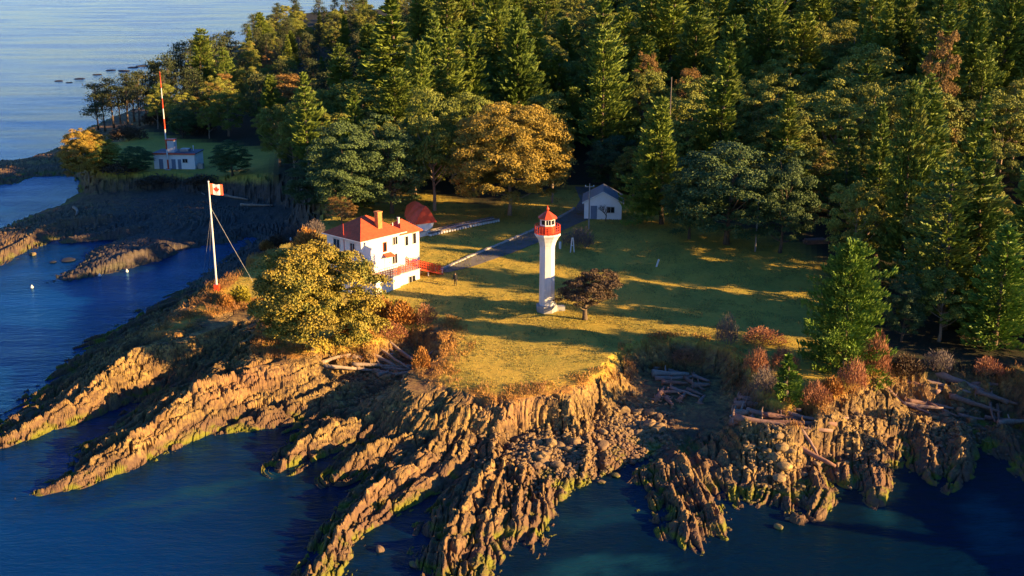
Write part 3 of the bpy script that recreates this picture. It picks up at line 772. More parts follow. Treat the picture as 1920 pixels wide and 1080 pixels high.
# forest fill: a jittered grid over the wooded ground, thinning away from the camera
fpoly = np.vstack([poly(FOREST_PX, 6.5), FOREST_W])
PATH_GAP = [at(1085,385,7), at(1080,360,7.5), at(1062,300,8.5)]
def in_forest(x, y): return float(sdf(np.array([x]), np.array([y]), fpoly)[0])
rf = random.Random(77); cnt = dict(fir=0, broad=0, teal=0, rust=0, pine=0)
FILL = []
yy_ = 106.0; row = 0
MASTP = at(316, 315, 5)
while yy_ < 560:
    sp_ = 8.6 + max(0, yy_-150)*.015; row += 1
    for col in range(-40, 41):
        rf = random.Random(row*7919 + col*104729)
        x = (col + .5*(row % 2) + rf.uniform(-.38, .38))*sp_; y = yy_ + rf.uniform(-.38, .38)*sp_
        if x < -.52*yy_ - 8 or x > .47*yy_ + (5 if yy_ < 190 else 12): continue
        if y < 118: continue
        if y > 350 and x > -30 and not (y < 440 and x < 80): continue
        if y > 215 and x < -38 and float(grid_at(GSW, x, y)) < 20: continue
        if y < 250 and abs(x - MASTP[0]*y/MASTP[1]) < 9: continue
        d = in_forest(x, y)
        if d < 1.5: continue
        if float(grid_at(GSW, x, y)) < 6: continue
        if min((x-a[0])**2 + (y-a[1])**2 for a in PATH_GAP) < 6.5**2: continue
        if any((x-a)**2 + (y-b)**2 < (3.0+.22*c)**2 for a, b, c in TREES[:75]): continue
        FILL.append((x, y, d))
    yy_ += sp_*.9
nv = vn(np.array([f[0]/16 for f in FILL]), np.array([f[1]/16 for f in FILL]), 301)
nv2 = vn(np.array([f[0]/9+50 for f in FILL]), np.array([f[1]/9 for f in FILL]), 302)
for (x, y, d), a, b in zip(FILL, nv, nv2):
    rf = random.Random(int(x*1000)*31 + int(y*1000))
    edge = d < 9
    left = x < -30 and y > 230
    q = a + rf.uniform(-.18, .18)
    ramp = min(1, .62 + d/40) if not (x > 20 and y < 172) else .70
    if left and rf.random() < .5: k = 'pine' if rf.random() < .6 else 'broad'
    elif q > .49: k = 'broad'
    elif b > .74 and rf.random() < .6: k = 'rust'
    elif edge and rf.random() < .45: k = 'teal'
    else: k = 'fir'
    cnt[k] += 1; rz = rf.random()*6.28
    if k == 'fir':
        H = (rf.uniform(13, 22) if rf.random() < .4 else rf.uniform(21, 32))*ramp*(.72 if left else 1); plant_tree(rf.choice(FIRS), x, y, H, H*rf.uniform(.40, .60), rz, 'dark green fir packed among others of the dense forest behind the clearing', 'conifer', 'firs of the dense forest')
    elif k == 'broad':
        H = rf.uniform(13, 21)*ramp*(.7 if left else 1); plant_tree(rf.choice(BROADS), x, y, H, H*rf.uniform(.6, .85), rz, 'olive-green rounded tree among the firs of the dense forest', 'tree', 'rounded olive trees of the dense forest')
    elif k == 'teal':
        H = rf.uniform(8, 13)*ramp; plant_tree(rf.choice(TEALS), x, y, H, H*rf.uniform(.75, 1.0), rz, 'blue-green round tree at the shaded rim of the forest', 'tree', 'blue-green trees at the forest rim')
    elif k == 'rust':
        H = rf.uniform(11, 16)*ramp; plant_tree(rf.choice(RUSTS), x, y, H, H*rf.uniform(.5, .7), rz, 'russet tree scattered in the green forest', 'tree', 'russet trees scattered in the forest')
    else:
        H = rf.uniform(12, 16); plant_tree(rf.choice(PINES), x, y, H, H*rf.uniform(.4, .5), rz, 'open-crowned pine in the wood towards the far shore', 'pine', 'pines in the wood towards the far shore')
for i, (bx, by, ty) in enumerate([(1858,178,60),(1900,160,80),(1668,330,250),(1462,120,40),(1240,140,70),(1800,300,210),(1035,380,300),(1590,200,120)]):
    v = place(bx, by, 12); s_ = pscale(v); h = max(9, (by-ty)/s_ + 6)
    mb = MB(); mb.tube([(0,0,-.5),(.1,0,h*.5),(.25,.1,h)], [.24,.17,.05], 6); r_ = random.Random(i)
    for q in range(9):
        z = h*r_.uniform(.4,.95); a = r_.random()*6.28; L = r_.uniform(.5,1.6); mb.tube([(.2*z/h,0,z),(math.cos(a)*L,math.sin(a)*L,z+.2)], [.05,.02], 4, False)
    tag(mb.build('dead_tree', M['palebark'], None, loc=v), 'bare pale dead trunk standing among the green forest trees', 'dead tree', 'dead trunks in the forest')
print('FOREST', len(FILL), cnt)
# younger growth on the wooded bank further along the shore
for row in range(22):
    for col in range(7):
        rf = random.Random(row*131 + col*17 + 5)
        y = 66 + row*6.2 + rf.uniform(-2, 2); x = .47*y + 7 + col*5.2 + rf.uniform(-2, 2)
        if x > .56*y + 13 or in_forest(x, y) < 1 or float(grid_at(GK, x, y)) < .8: continue
        if y < 190 and any((x-a)**2 + (y-b)**2 < 9 for a, b, c in TREES): continue
        H = rf.uniform(3, 4.5) if y < 112 else rf.uniform(6, 9.5)
        pr = rf.choice(FIRS if rf.random() < .5 else BROADS)
        plant_tree(pr, x, y, H, H*rf.uniform(.6, .8), rf.random()*6.28, 'young tree on the wooded bank past the end of the log beach', 'conifer' if pr['kind'] == 'conifer_tree' else 'tree', 'young trees past the log beach')
# ------------------------------------------------------------------ buildings
def hip(x0, x1, y0, y1, z, rise, rl, fas=.18):
    """hip roof with a ridge of length rl along x"""
    cx, cy = (x0+x1)/2, (y0+y1)/2
    v = [(x0,y0,z),(x1,y0,z),(x1,y1,z),(x0,y1,z),(x0,y0,z+fas),(x1,y0,z+fas),(x1,y1,z+fas),(x0,y1,z+fas),(cx-rl/2,cy,z+fas+rise),(cx+rl/2,cy,z+fas+rise)]
    return MB().add(v, [(0,3,2,1),(0,1,5,4),(1,2,6,5),(2,3,7,6),(3,0,4,7),(4,5,9,8),(5,6,9),(6,7,8,9),(7,4,8)])

def window(parent, face, a, z, wd, ht, off, mull=1, mat='frame'):
    """face 'y-': wall plane y=off looking to -y, a along x; face 'x-': wall plane x=off looking to -x, a along y"""
    def bx(mb, a0, a1, z0, z1, d0, d1):
        if face == 'y-': mb.box(a0, a1, off-d1, off-d0, z0, z1)
        else: mb.box(off-d1, off-d0, a0, a1, z0, z1)
    f = MB(); t = .08
    bx(f, a-wd/2-t, a-wd/2, z-ht/2-t, z+ht/2+t, -.02, .07); bx(f, a+wd/2, a+wd/2+t, z-ht/2-t, z+ht/2+t, -.02, .07)
    bx(f, a-wd/2, a+wd/2, z-ht/2-t, z-ht/2, -.02, .09); bx(f, a-wd/2, a+wd/2, z+ht/2, z+ht/2+t, -.02, .07)
    for k in range(mull):
        m = a - wd/2 + wd*(k+1)/(mull+1); bx(f, m-.03, m+.03, z-ht/2, z+ht/2, .02, .055)
    fr = f.build('window', M[mat], parent)
    g = MB(); bx(g, a-wd/2, a+wd/2, z-ht/2, z+ht/2, -.02, .02); g.build('pane', M['glass'], fr)
    return fr

def railing(path, h=1.0, step=.45, r=.025, mid=2, post=None):
    mb = MB()
    for a, b in zip(path[:-1], path[1:]):
        a, b = Vector(a), Vector(b)
        for k in range(mid): mb.bar(a+Vector((0,0,h*(k+1)/mid)), b+Vector((0,0,h*(k+1)/mid)), r*2)
        n = max(1, int((b-a).length/step))
        for i in range(n+1):
            p = a.lerp(b, i/n); mb.bar(p, p+Vector((0,0,h)), r*1.7 if i % 3 else r*2.6)
    return mb

# ---- the white house
ZB = 4.6
H_ = empty('white_house', (-19.1, 134.1, ZB), R(48), 'white two-storey house with red hipped roof and orange chimney above the rocks', 'house')
E0 = 6.75                                     # eaves above ZB
mb = MB(); mb.box(0, 7.0, 0, 6.8, -1.5, E0); mb.build('wall', M['white'], H_)
rf_ = hip(-.4, 7.4, -.4, 7.2, E0-.02, 2.15, 1.0, .16).build('roof', M['redroof'], H_)
mb = MB(); mb.bar((-.46,-.46,E0+.05), (7.46,-.46,E0+.05), .1, .12); mb.bar((-.46,-.40,E0+.05), (-.46,7.2,E0+.05), .1, .12); mb.build('gutter', M['trim'], H_)
ch = MB().box(3.75, 4.45, .9, 1.6, E0+.5, E0+2.95).build('chimney', M['brick'], rf_)
MB().box(3.68, 4.52, .83, 1.67, E0+2.95, E0+3.1).build('chimney_cap', M['brick'], ch)
MB().box(3.70, 4.50, .85, 1.65, E0+.45, E0+.85).build('chimney_flashing', M['trim'], ch)
# back wing
mb = MB(); mb.box(7.002, 10.2, .15, 3.6, 1.0, E0-.35); mb.build('wing_wall', M['white'], H_)
wr = hip(6.6, 10.55, -.2, 3.95, E0-.36, 1.45, .3, .14).build('wing_roof', M['redroof'], H_)
MB().lathe([(.14, E0+.6), (.14, E0+1.5), (.2, E0+1.52), (.2, E0+1.6)], 10, (7.9, 1.6)).build('vent_pipe', M['trim'], wr)
MB().lathe([(.07, E0+.3), (.07, E0+1.25)], 8, (6.3, 1.0)).build('vent_pipe', M['trim'], rf_)
window(H_, 'y-', 7.9, E0-1.35, .5, 1.2, .15, 0); window(H_, 'y-', 9.3, E0-1.25, .55, 1.4, .15, 0)
# windows of the sunny wall
window(H_, 'y-', 3.95, 5.35, .5, 1.15, 0, 0, 'red'); window(H_, 'y-', 5.75, 5.85, .75, 1.0, 0, 1); window(H_, 'y-', 5.6, 3.45, .8, 1.25, 0, 1)
window(H_, 'x-', 1.65, 5.65, .85, 1.25, 0, 1); window(H_, 'x-', 4.8, 5.75, 1.2, 1.15, 0, 1); window(H_, 'x-', 4.6, 3.5, 1.5, 1.2, 0, 2)
dr = MB().box(3.85, 4.75, -.06, .02, 2.16, 4.05).build('door', M['trim'], H_)
MB().tube([(4.62,-.12,3.1),(4.62,-.12,3.25)], .03, 6).build('handle', M['metal'], dr)
aw = MB(); aw.add([(3.6,0,4.5),(5.0,0,4.5),(5.0,-.85,4.16),(3.6,-.85,4.16),(3.6,0,4.42),(5.0,0,4.42),(5.0,-.85,4.08),(3.6,-.85,4.08)], [(0,3,2,1),(4,5,6,7),(3,7,6,2),(0,4,7,3),(1,2,6,5)])
aw.build('awning', M['redroof'], H_)
# seaward porch with its own red roof
po = MB().box(-1.7, -.002, .35, 2.5, -1, 3.0).build('porch', M['white'], H_)
MB().add([(-2.0,.05,3.0),(-.003,.05,3.0),(-.003,2.8,3.0),(-2.0,2.8,3.0),(-2.0,.05,3.12),(-.003,.05,3.12),(-.003,2.8,3.12),(-2.0,2.8,3.12),(-1.0,1.45,4.0),(-.003,1.45,4.0)],
         [(0,3,2,1),(0,1,5,4),(2,3,7,6),(3,0,4,7),(4,5,9,8),(6,7,8,9),(7,4,8)]).build('porch_roof', M['redroof'], po)
MB().tube([(-.05,3.3,1.5),(-.05,3.3,8.6)], .035, 6).build('aerial', M['red'], H_)
# terrace over the basement
te = MB(); te.box(-.15, 4.0, -2.75, -.002, -1.5, 2.08); te.box(4.002, 7.7, -2.45, -.002, -1.5, 2.08); te.build('terrace', M['white'], H_)
sl_ = MB(); sl_.box(-.25, 4.0, -2.86, -.01, 2.083, 2.17); sl_.box(4.003, 7.8, -2.56, -.01, 2.083, 2.17); sl_.build('terrace_slab', M['concrete'], H_)
window(H_, 'y-', 6.3, .95, 1.1, .95, -2.45, 1)
bd = MB().box(1.3, 2.2, -2.80, -2.76, -.1, 1.85).build('basement_door', M['trim'], H_)
MB().tube([(2.08,-2.86,.8),(2.08,-2.86,.95)], .03, 6).build('handle', M['metal'], bd)
railing([(-.15,-.1,2.17),(-.15,-2.75,2.17),(4.0,-2.75,2.17),(4.05,-2.45,2.17),(7.7,-2.45,2.17)], 1.0, .4, .03, 3).build('railing', M['red'], H_)
# red walkway from the terrace down to the path
wy = MB(); wy.add([(7.82,-2.3,2.1),(7.82,-.2,2.1),(10.9,-2.0,1.0),(10.9,-3.6,1.0),(7.82,-2.3,1.9),(7.82,-.2,1.9),(10.9,-2.0,.8),(10.9,-3.6,.8)], [(0,3,2,1),(4,5,6,7),(0,1,5,4),(1,2,6,5),(2,3,7,6),(3,0,4,7)])
wk = wy.build('walkway', M['red'], H_)
railing([(7.85,-.25,2.1),(10.9,-2.0,1.0),(11.6,-2.25,.9)], 1.05, .22, .03, 3).build('walkway_railing', M['red'], wk)
railing([(7.85,-2.3,2.1),(10.9,-3.55,1.0)], 1.0, .3, .028, 3).build('walkway_railing', M['red'], wk)
railing([(7.75,-.15,2.17),(7.75,1.6,2.6)], 1.05, .22, .03, 3).build('walkway_railing', M['red'], wk)
mb = MB()
for i, (x, y) in enumerate([(9.2,-1.0),(9.2,-2.5),(11.2,-1.75),(11.2,-3.1)]): mb.bar((x, y, -.6), (x, y, 1.5-.0*i), .12)
mb.build('walkway_posts', M['white'], wk)

# ---- lighthouse
v = place(1025, 582)
LH = empty('lighthouse', v, R(6), 'slender white lighthouse with a red lantern standing alone on the lawn', 'lighthouse'); LH.scale = (1, 1, .925)
OCT = R(22.5)
MB().lathe([(1.32,-.6),(1.32,.78),(1.26,.86)], 8, rot=OCT).build('plinth', M['concrete'], LH)
MB().box(1.18, 2.2, -.45, .45, -.4, .55).build('plinth_step', M['concrete'], LH)
prof = [(.98,.861),(.96,2.0),(.945,5.0),(.93,8.6),(.96,8.9),(1.10,9.4),(1.36,9.95),(1.58,10.25),(1.62,10.30),(1.62,10.52)]
MB().lathe(prof, 8, rot=OCT).build('tower', M['tower'], LH)
dm = MB().box(-.34, .34, .86, .99, .9, 2.7).build('door', M['red'], LH)
MB().lathe([(.99,10.523),(.99,11.5),(.9,11.55)], 8, rot=OCT).build('lantern_base', M['red'], LH)
lg = MB().lathe([(.84,11.551),(.84,12.45)], 8, rot=OCT).build('lantern_glass', M['glass'], LH)
fm = MB()
for k in range(8):
    a = OCT + k*R(45); x, y = .87*math.cos(a), .87*math.sin(a); fm.bar((x,y,11.54),(x,y,12.46), .11)
    a2 = a + R(45); x2, y2 = .87*math.cos(a2), .87*math.sin(a2)
    fm.bar((x,y,11.62),(x2,y2,11.62), .1, .16); fm.bar((x,y,12.38),(x2,y2,12.38), .1, .14)
    xm, ym = (x+x2)/2, (y+y2)/2
    if k % 2: fm.bar((xm,ym,11.6),(xm,ym,12.4), .06)
fm.build('lantern_frame', M['trim'], lg)
MB().lathe([(.10,11.7),(.22,11.8),(.26,12.05),(.22,12.3),(.1,12.4)], 12).build('lamp', M['trim'], lg)
cr = MB().lathe([(1.15,12.462),(1.17,12.60),(.64,13.02),(.16,13.40)], 8, rot=OCT).build('lantern_roof', M['red'], LH)
MB().lathe([(.10,13.44),(.17,13.55),(.2,13.68),(.14,13.82),(.05,13.9),(.03,14.15)], 10).build('roof_ball', M['red'], cr, True)
rl = MB()
for k in range(24):
    a = k*R(15); rl.bar((1.53*math.cos(a),1.53*math.sin(a),10.5),(1.53*math.cos(a),1.53*math.sin(a),11.55), .05 if k % 3 else .075)
    a2 = a + R(15)
    for z in (10.85,11.2,11.55): rl.bar((1.53*math.cos(a),1.53*math.sin(a),z),(1.53*math.cos(a2),1.53*math.sin(a2),z), .045)
rl.build('gallery_railing', M['red'], LH)
MB().lathe([(1.50,10.523),(1.50,10.56)], 24).build('gallery_floor', M['red'], LH)

# ---- white shed at the edge of the forest
v = place(1130, 411); s = pscale(v); wd = 70/s
SH = empty('white_shed', v, R(-5), 'white gabled shed at the dark forest edge behind a bare tree', 'shed')
hw = wd/2; eh = 2.7; gh = 4.2
mb = MB(); mb.add([(-hw,0,-.5),(hw,0,-.5),(hw,0,eh),(0,0,gh),(-hw,0,eh),(-hw,6,-.5),(hw,6,-.5),(hw,6,eh),(0,6,gh),(-hw,6,eh)],
 [(0,1,2,3,4),(9,8,7,6,5),(0,4,9,5),(1,6,7,2),(2,7,8,3),(3,8,9,4)]); mb.build('wall', M['hutwhite'], SH)
rr = MB(); o = .35
for sg in (-1, 1):
    a = [(0,-.3,gh+.02),(0,6.3,gh+.02),(sg*(hw+o),6.3,eh-o*(gh-eh)/hw+.02),(sg*(hw+o),-.3,eh-o*(gh-eh)/hw+.02)]
    b = [(x,y,z+.14) for x,y,z in a]; vv = a+b
    rr.add(vv, [(0,1,2,3),(7,6,5,4),(0,3,7,4),(1,5,6,2),(3,2,6,7)] if sg > 0 else [(3,2,1,0),(4,5,6,7),(4,7,3,0),(2,6,5,1),(7,6,2,3)])
rr.build('roof', M['metal'], SH)
bb = MB(); bb.bar((-hw-.3,-.33,eh-.18),(0,-.33,gh+.08), .06, .22); bb.bar((0,-.33,gh+.08),(hw+.3,-.33,eh-.18), .06, .22); bb.build('barge_board', M['trim'], SH)
gd = MB().box(-hw+1.0, -hw+2.0, -.05, .02, 0, 2.1).build('door', M['blue'], SH); MB().tube([(-hw+1.85,-.1,1),(-hw+1.85,-.1,1.12)], .03, 6).build('handle', M['metal'], gd)
window(SH, 'y-', 1.2, 1.5, 1.1, .9, 0, 1)

# ---- white hut under the mast
v = place(328, 317); s = pscale(v); hw = 39/s
HT = empty('white_hut', v, R(-4), 'low flat-roofed white hut with a roof turret below the striped mast', 'hut')
eh = 3.1
MB().box(-hw, hw, 0, 5.2, -1, eh).build('wall', M['hutwhite'], HT)
rh = MB(); rh.box(-hw-.25, hw+.25, -.3, 5.4, eh+.002, eh+.2); rh.build('roof', M['darkroof'], HT)
fb = MB(); fb.box(-hw-.3, hw+.3, -.36, -.302, eh-.05, eh+.24); fb.build('fascia', M['red'], HT)
tu = MB().box(-1.9, -.2, 1.0, 2.7, eh+.2, eh+2.6).build('turret', M['trim'], HT); MB().box(-2.0, -.1, .9, 2.8, eh+2.602, eh+2.85).build('turret_cap', M['red'], tu)
MB().box(.6, 2.4, 2.0, 3.6, eh+.2, eh+.75).build('roof_vent', M['metal'], HT); MB().lathe([(.1,eh+.2),(.1,eh+1.1),(.16,eh+1.12),(.16,eh+1.25)], 8, (3.0,3.4)).build('roof_pipe', M['trim'], HT)
window(HT, 'y-', 2.3, 1.75, 1.0, .75, 0, 1)
for x, w_ in ((-2.8,.85),(-.15,.85),(1.1,.7)): MB().box(x-w_/2, x+w_/2, -.05, .02, 0, 2.05).build('door', M['blue'], HT)
MB().box(hw+.3, hw+1.4, .6, 1.6, -.3, 1.1).build('side_tank', M['metal'], HT)

# ---- striped mast in front of it
v = place(316, 318)
MA = empty('radio_mast', v, 0, 'tall red and white striped mast in front of the hut', 'mast')
hs = pscale(v); MH = 168/hs/.985
zz = np.linspace(0, MH, 10); w0 = .19
for i in range(9):
    r0, r1 = w0*(1-.6*i/9), w0*(1-.6*(i+1)/9)
    MB().lathe([(r0, zz[i]), (r1, zz[i+1])], 8).build('mast_section', M['red' if i % 2 == 0 else 'trim'], MA)
MB().tube([(0,0,MH),(0,0,MH+1.2)], .05, 6).build('aerial', M['red'], MA)
MB().box(-.6,.6,-.6,.6,-.6,.15).build('foot', M['concrete'], MA)

# ---- covered boat on its cradle at the head of the railway
v = place(781, 434)
BO = empty('covered_boat', v, R(-62), 'white boat under a red tarpaulin on a cradle behind the house', 'boat')
# local +x is the stern, the bow points to -x
hull = MB(); st = []
for i in range(11):
    t = i/10; x = -3.2 + 6.6*t; b = 1.45*math.sin(min(1, t*1.35)*math.pi/2)**.8 + .02; sh = 2.25 + .55*(1-t)**2; k = .75 + .25*(1-t)**3
    st.append([(x - .5*(1-t)**2, -b, sh), (x, -b*.72, k+.45), (x+.1*(1-t), 0, k), (x, b*.72, k+.45), (x - .5*(1-t)**2, b, sh)])
vv = [p for q in st for p in q]; ff = []
for i in range(10):
    for j in range(4): ff.append((i*5+j, i*5+j+1, (i+1)*5+j+1, (i+1)*5+j))
ff.append(tuple(range(50, 55))); hull.add(vv, [f[::-1] for f in ff]); hull.build('hull', M['white'], BO)
tp = MB(); vv = []; rs_ = random.Random(3)
for i in range(12):
    t = i/11; x = -3.5 + 7.1*t; b = 1.6*math.sin(min(1, (t+.03)*1.35)*math.pi/2)**.8 + .08; rz_ = 3.3 + 1.25*math.sin(min(1, t*1.7)*math.pi/2); low = 2.1 + .5*(1-t)**2
    for j in range(9):
        q = j/8*2-1; yy = b*q*(1.04 if abs(q) == 1 else 1); z = low + (rz_-low)*(1-abs(q)**1.25) + (rs_.random()-.5)*.14
        if abs(q) == 1: z = low - .15 - .3*((i % 3) == 0)
        vv.append((x, yy, z))
ff = [(i*9+j, (i+1)*9+j, (i+1)*9+j+1, i*9+j+1) for i in range(11) for j in range(8)]
ff.append(tuple(range(0, 9))); ff.append(tuple(range(99, 108))[::-1]); tp.add(vv, ff); tp.build('tarpaulin', M['tarp'], BO)
cr_ = MB()
for x in (-1.8, 1.8): cr_.box(x-.12, x+.12, -1.4, 1.4, .05, .3); cr_.bar((x,-1.3,.3),(x,-1.15,1.5), .16); cr_.bar((x,1.3,.3),(x,1.15,1.5), .16); cr_.box(x-.1, x+.1, -.3, .3, .3, .8)
cr_.build('cradle', M['wood'], BO)

# ---- railway for the boat: two rails on white sleepers
a, b = place(800, 443), place(932, 415)
TR = empty('boat_railway', a, 0, 'long boat railway with dark rails on white sleepers beside the covered boat', 'railway')
n = 27; L = (b-a).length; d = (b-a).normalized(); pn = Vector((-d.y, d.x, 0)).normalized()
g0 = [a.lerp(b, i/n) for i in range(n+1)]
for g in g0: g.z = gz(g.x, g.y) + .25
for i in range(n):
    p = g0[i].lerp(g0[i+1], .5) - a; MBp = MB(); MBp.bar(p - pn*.75, p + pn*.75, .28, .3); MBp.build('sleeper', M['trim'], TR)
for sgn in (-.5, .95):
    t_ = MB()
    for i in range(n): t_.bar(g0[i]-a+pn*sgn+Vector((0,0,.26)), g0[i+1]-a+pn*sgn+Vector((0,0,.26)), .16, .2)
    t_.build('rail', M['wood'], TR)
c = place(790, 442); cb = MB(); cb.add([(-1.2,-.5,-.4),(1.2,-.5,-.4),(1.2,.6,-.4),(-1.2,.6,-.4),(-1.2,-.5,.35),(1.2,-.5,.75),(1.2,.6,.75),(-1.2,.6,.35)], [(0,3,2,1),(4,5,6,7),(0,1,5,4),(1,2,6,5),(2,3,7,6),(3,0,4,7)])
tag(cb.build('ramp_block', M['trim'], None, loc=c, rz=R(38)), 'white sloping block between the house wing and the boat railway', 'ramp')

# ---- asphalt path and its stone edging
def drape(La, Lb, n, off, nw=8):
    def res(P):
        P = [np.array(p) for p in P]; d = np.cumsum([0]+[np.hypot(*(P[i+1]-P[i])) for i in range(len(P)-1)])
        t = np.linspace(0, d[-1], n); A = np.array(P)
        return np.stack([np.interp(t, d, A[:, 0]), np.interp(t, d, A[:, 1])], 1)
    A, B = res(La), res(Lb); V = []
    for i in range(n):
        for j in range(nw+1):
            p = A[i]*(1-j/nw) + B[i]*j/nw; V.append((p[0], p[1], gz(*p) + off))
    F = [(i*(nw+1)+j, i*(nw+1)+j+1, (i+1)*(nw+1)+j+1, (i+1)*(nw+1)+j) for i in range(n-1) for j in range(nw)]
    return A, np.array(V), np.array(F)[:, ::-1]
PL = [place(*p)[:2] for p in [(826,508),(873,487),(935,461),(997,435),(1045,412),(1076,395),(1088,375),(1078,350)]]
PR = [place(*p)[:2] for p in [(836,512),(884,501),(962,474),(1005,457),(1056,432),(1104,412),(1118,385),(1108,352)]]
A_, V_, F_ = drape(PL, PR, 90, .06)
tag(link('path', np_mesh('path', V_, F_, M['asphalt'])), kind='structure')
kb = MB(); rk = random.Random(9)
for i in range(0, 60):
    p = Vector((A_[i][0], A_[i][1], gz(*A_[i]))); q = Vector((A_[i+1][0], A_[i+1][1], gz(*A_[i+1]))); dd_ = q-p
    kb.bar(p + dd_*.04 + Vector((-.15,.15,.02)), p + dd_*.94 + Vector((-.15,.15,.02)), .32+rk.random()*.12, .34+rk.random()*.16)
tag(kb.build('path_kerb', M['stone']), kind='structure')

# ---- flagpole
v = place(407, 545)
FL = empty('flagpole', v, 0, 'tall white flagpole stayed by wires on the grassy rock ridge', 'flagpole')
fs = pscale(v); FH = 196/fs/.955
MB().box(-.32,.32,-.32,.32,-.3,.85).build('base', M['red'], FL)
MB().lathe([(.13,.851),(.12,FH*.5),(.075,FH)], 10).build('pole', M['trim'], FL)
MB().lathe([(.02,FH),(.12,FH+.06),(.13,FH+.14),(.04,FH+.24)], 8).build('finial', M['trim'], FL)
def flag():
    m = MB(); nx, nz = 24, 10; W_, Ht = 1.75, 1.35
    V = []
    for s_ in (-.008, .008):
        for i in range(nx+1):
            for j in range(nz+1):
                t = i/nx; x = t*W_*.92; y = .16*math.sin(t*7)*t**.5 + s_; z = FH - .15 - Ht*j/nz - .28*t**1.6 + .05*math.sin(t*8+1)
                V.append((x, y, z))
    k = (nx+1)*(nz+1); m.v = V
    for i in range(nx):
        for j in range(nz):
            a = i*(nz+1)+j; q = [a, a+nz+1, a+nz+2, a+1]; mi = 0 if (i < nx*.25 or i >= nx*.75) else 1
            m.f.append(q[::-1]); m.mi.append(mi); m.f.append([p+k for p in q]); m.mi.append(mi)
    return m
fo = flag().build('flag', [M['tarp'], M['trim']], None, True, loc=(v.x+.1, v.y, v.z), rz=R(24))
tag(fo, 'red and white flag with a red leaf flying from the tall flagpole', 'flag')
leaf = [(0,-.52),(.03,-.2),(.3,-.26),(.24,-.16),(.5,.04),(.42,.08),(.46,.26),(.3,.22),(.26,.3),(.12,.14),(.17,.42),(.08,.37),(0,.55)]
leaf = leaf + [(-x, y) for x, y in leaf[-2:0:-1]]
lm = MB(); W_ = 1.75
for s_ in (-.024, .024):
    vv = []
    for (x, z) in leaf:
        t = .5 + x*.8/W_; vv.append((t*W_*.92, .16*math.sin(t*7)*t**.5 + s_, FH-.15-.675 + z*.8 - .28*t**1.6 + .05*math.sin(t*8+1)))
    lm.add(vv, [tuple(range(len(vv)))])
lm.build('leaf_emblem', M['tarp'], fo)
for (px, py, ht) in ((474,528,.78),(380,525,.72),(392,522,.72)):
    q = place(px, py) - v
    MB().tube([(0,0,FH*ht),q*.5+Vector((0,0,FH*ht*.5-.1)),q], .02, 5).build('stay_wire', M['wire'], FL)

# ---- poles, posts and small things
def pole(px, py, tpy, r, label, cat='pole', name='utility_pole', mat='pole', arm=True):
    v = place(px, py); s = pscale(v); h = (py-tpy)/s/.96
    e = empty(name, v, 0, label, cat)
    MB().lathe([(r,-.4),(r*.95,h*.5),(r*.7,h)], 8).build('shaft', M[mat], e)
    if arm:
        MB().bar((-.7,0,h-.5),(.7,0,h-.5), .09, .12).build('crossarm', M[mat], e)
        for x in (-.6,.6): MB().lathe([(.05,h-.44),(.07,h-.38),(.04,h-.26)], 8, (x,0)).build('insulator', M['trim'], e)
    return e
pole(1104, 430, 346, .11, 'grey utility pole in front of the white shed')
pole(1249, 398, 158, .09, 'very tall grey bare pole against the dark trees beyond the shed', mat='wood', arm=False)
pole(580, 322, 262, .10, 'thin pale pole at the edge of the field near the hut')
pole(1416, 472, 372, .12, 'pale pole before the widest blue-green round tree', arm=False)
def stake(px, py, hpx, wpx, label, lean=0., name='marker_post'):
    v = place(px, py); s = pscale(v); h = hpx/s; w_ = wpx/s/2
    mb = MB(); mb.tube([(0,0,-.2),(lean*h,0,h)], w_, 6); mb.lathe([(w_*1.1,h),(w_*.6,h+.1)], 6, (lean*h,0))
    tag(mb.build(name, M['trim'], None, loc=v), label, 'post')
stake(1050, 466, 12, 5, 'short white post just behind the lighthouse on the shaded lawn')
stake(1230, 500, 13, 3.5, 'slanting white stake alone on the shaded lawn', .35)
v = place(1073, 473)
AF = empty('frame_stand', v, R(10), 'white A-shaped stand under the bare shrub behind the lighthouse', 'stand')
for x in (-.28, .28):
    MB().bar((x,0,-.1),(x*.25,0,2.1), .13).build('leg', M['trim'], AF)
MB().bar((-.2,0,1.0),(.2,0,1.0), .09).build('crosspiece', M['trim'], AF)
# overturned red boat and red drum on the back of the ridge
v = place(524, 474)
mb = MB(); vv = []
for i in range(11):
    t = i/10; x = -2.1+4.2*t; b = .55*math.sin(math.pi*t)**.6+.01
    for j in range(7): a = math.pi*j/6; vv.append((x, b*math.cos(a), .62*math.sin(math.pi*t)**.5*math.sin(a)))
mb.add(vv, [(i*7+j, i*7+j+1, (i+1)*7+j+1, (i+1)*7+j) for i in range(10) for j in range(6)])
BT = empty('overturned_boat', v, R(35), 'small red boat lying upside down on the shore side of the house tree', 'boat')
mb.build('hull', M['red'], BT, True); MB().bar((-1.9,0,.62),(1.9,0,.62), .06, .08).build('keel', M['tarp'], BT)
v = place(546, 462)
BV = empty('light_beacon', v, 0, 'small red beacon with white top by the upside-down red boat', 'beacon')
BV.scale = (.7,.7,.7); MB().lathe([(.35,-.2),(.35,1.2),(.2,1.5)], 10).build('drum', M['red'], BV); MB().lathe([(.22,1.501),(.26,1.8),(.16,2.1),(.03,2.2)], 10).build('lamp', M['trim'], BV)
# stacked planks at the dark edge of the forest
v = place(1532, 458); mb = MB(); rk = random.Random(4)
for i in range(12): mb.bar((-1.8+rk.random()*.4, (i % 4)*.34, .12+.22*(i//4)), (1.8-rk.random()*.5, (i % 4)*.34+.05, .12+.22*(i//4)), .3, .2)
tag(mb.build('plank_stack', M['redlog'], None, loc=v, rz=R(10)), 'low stack of reddish planks at the dark forest edge', 'planks')

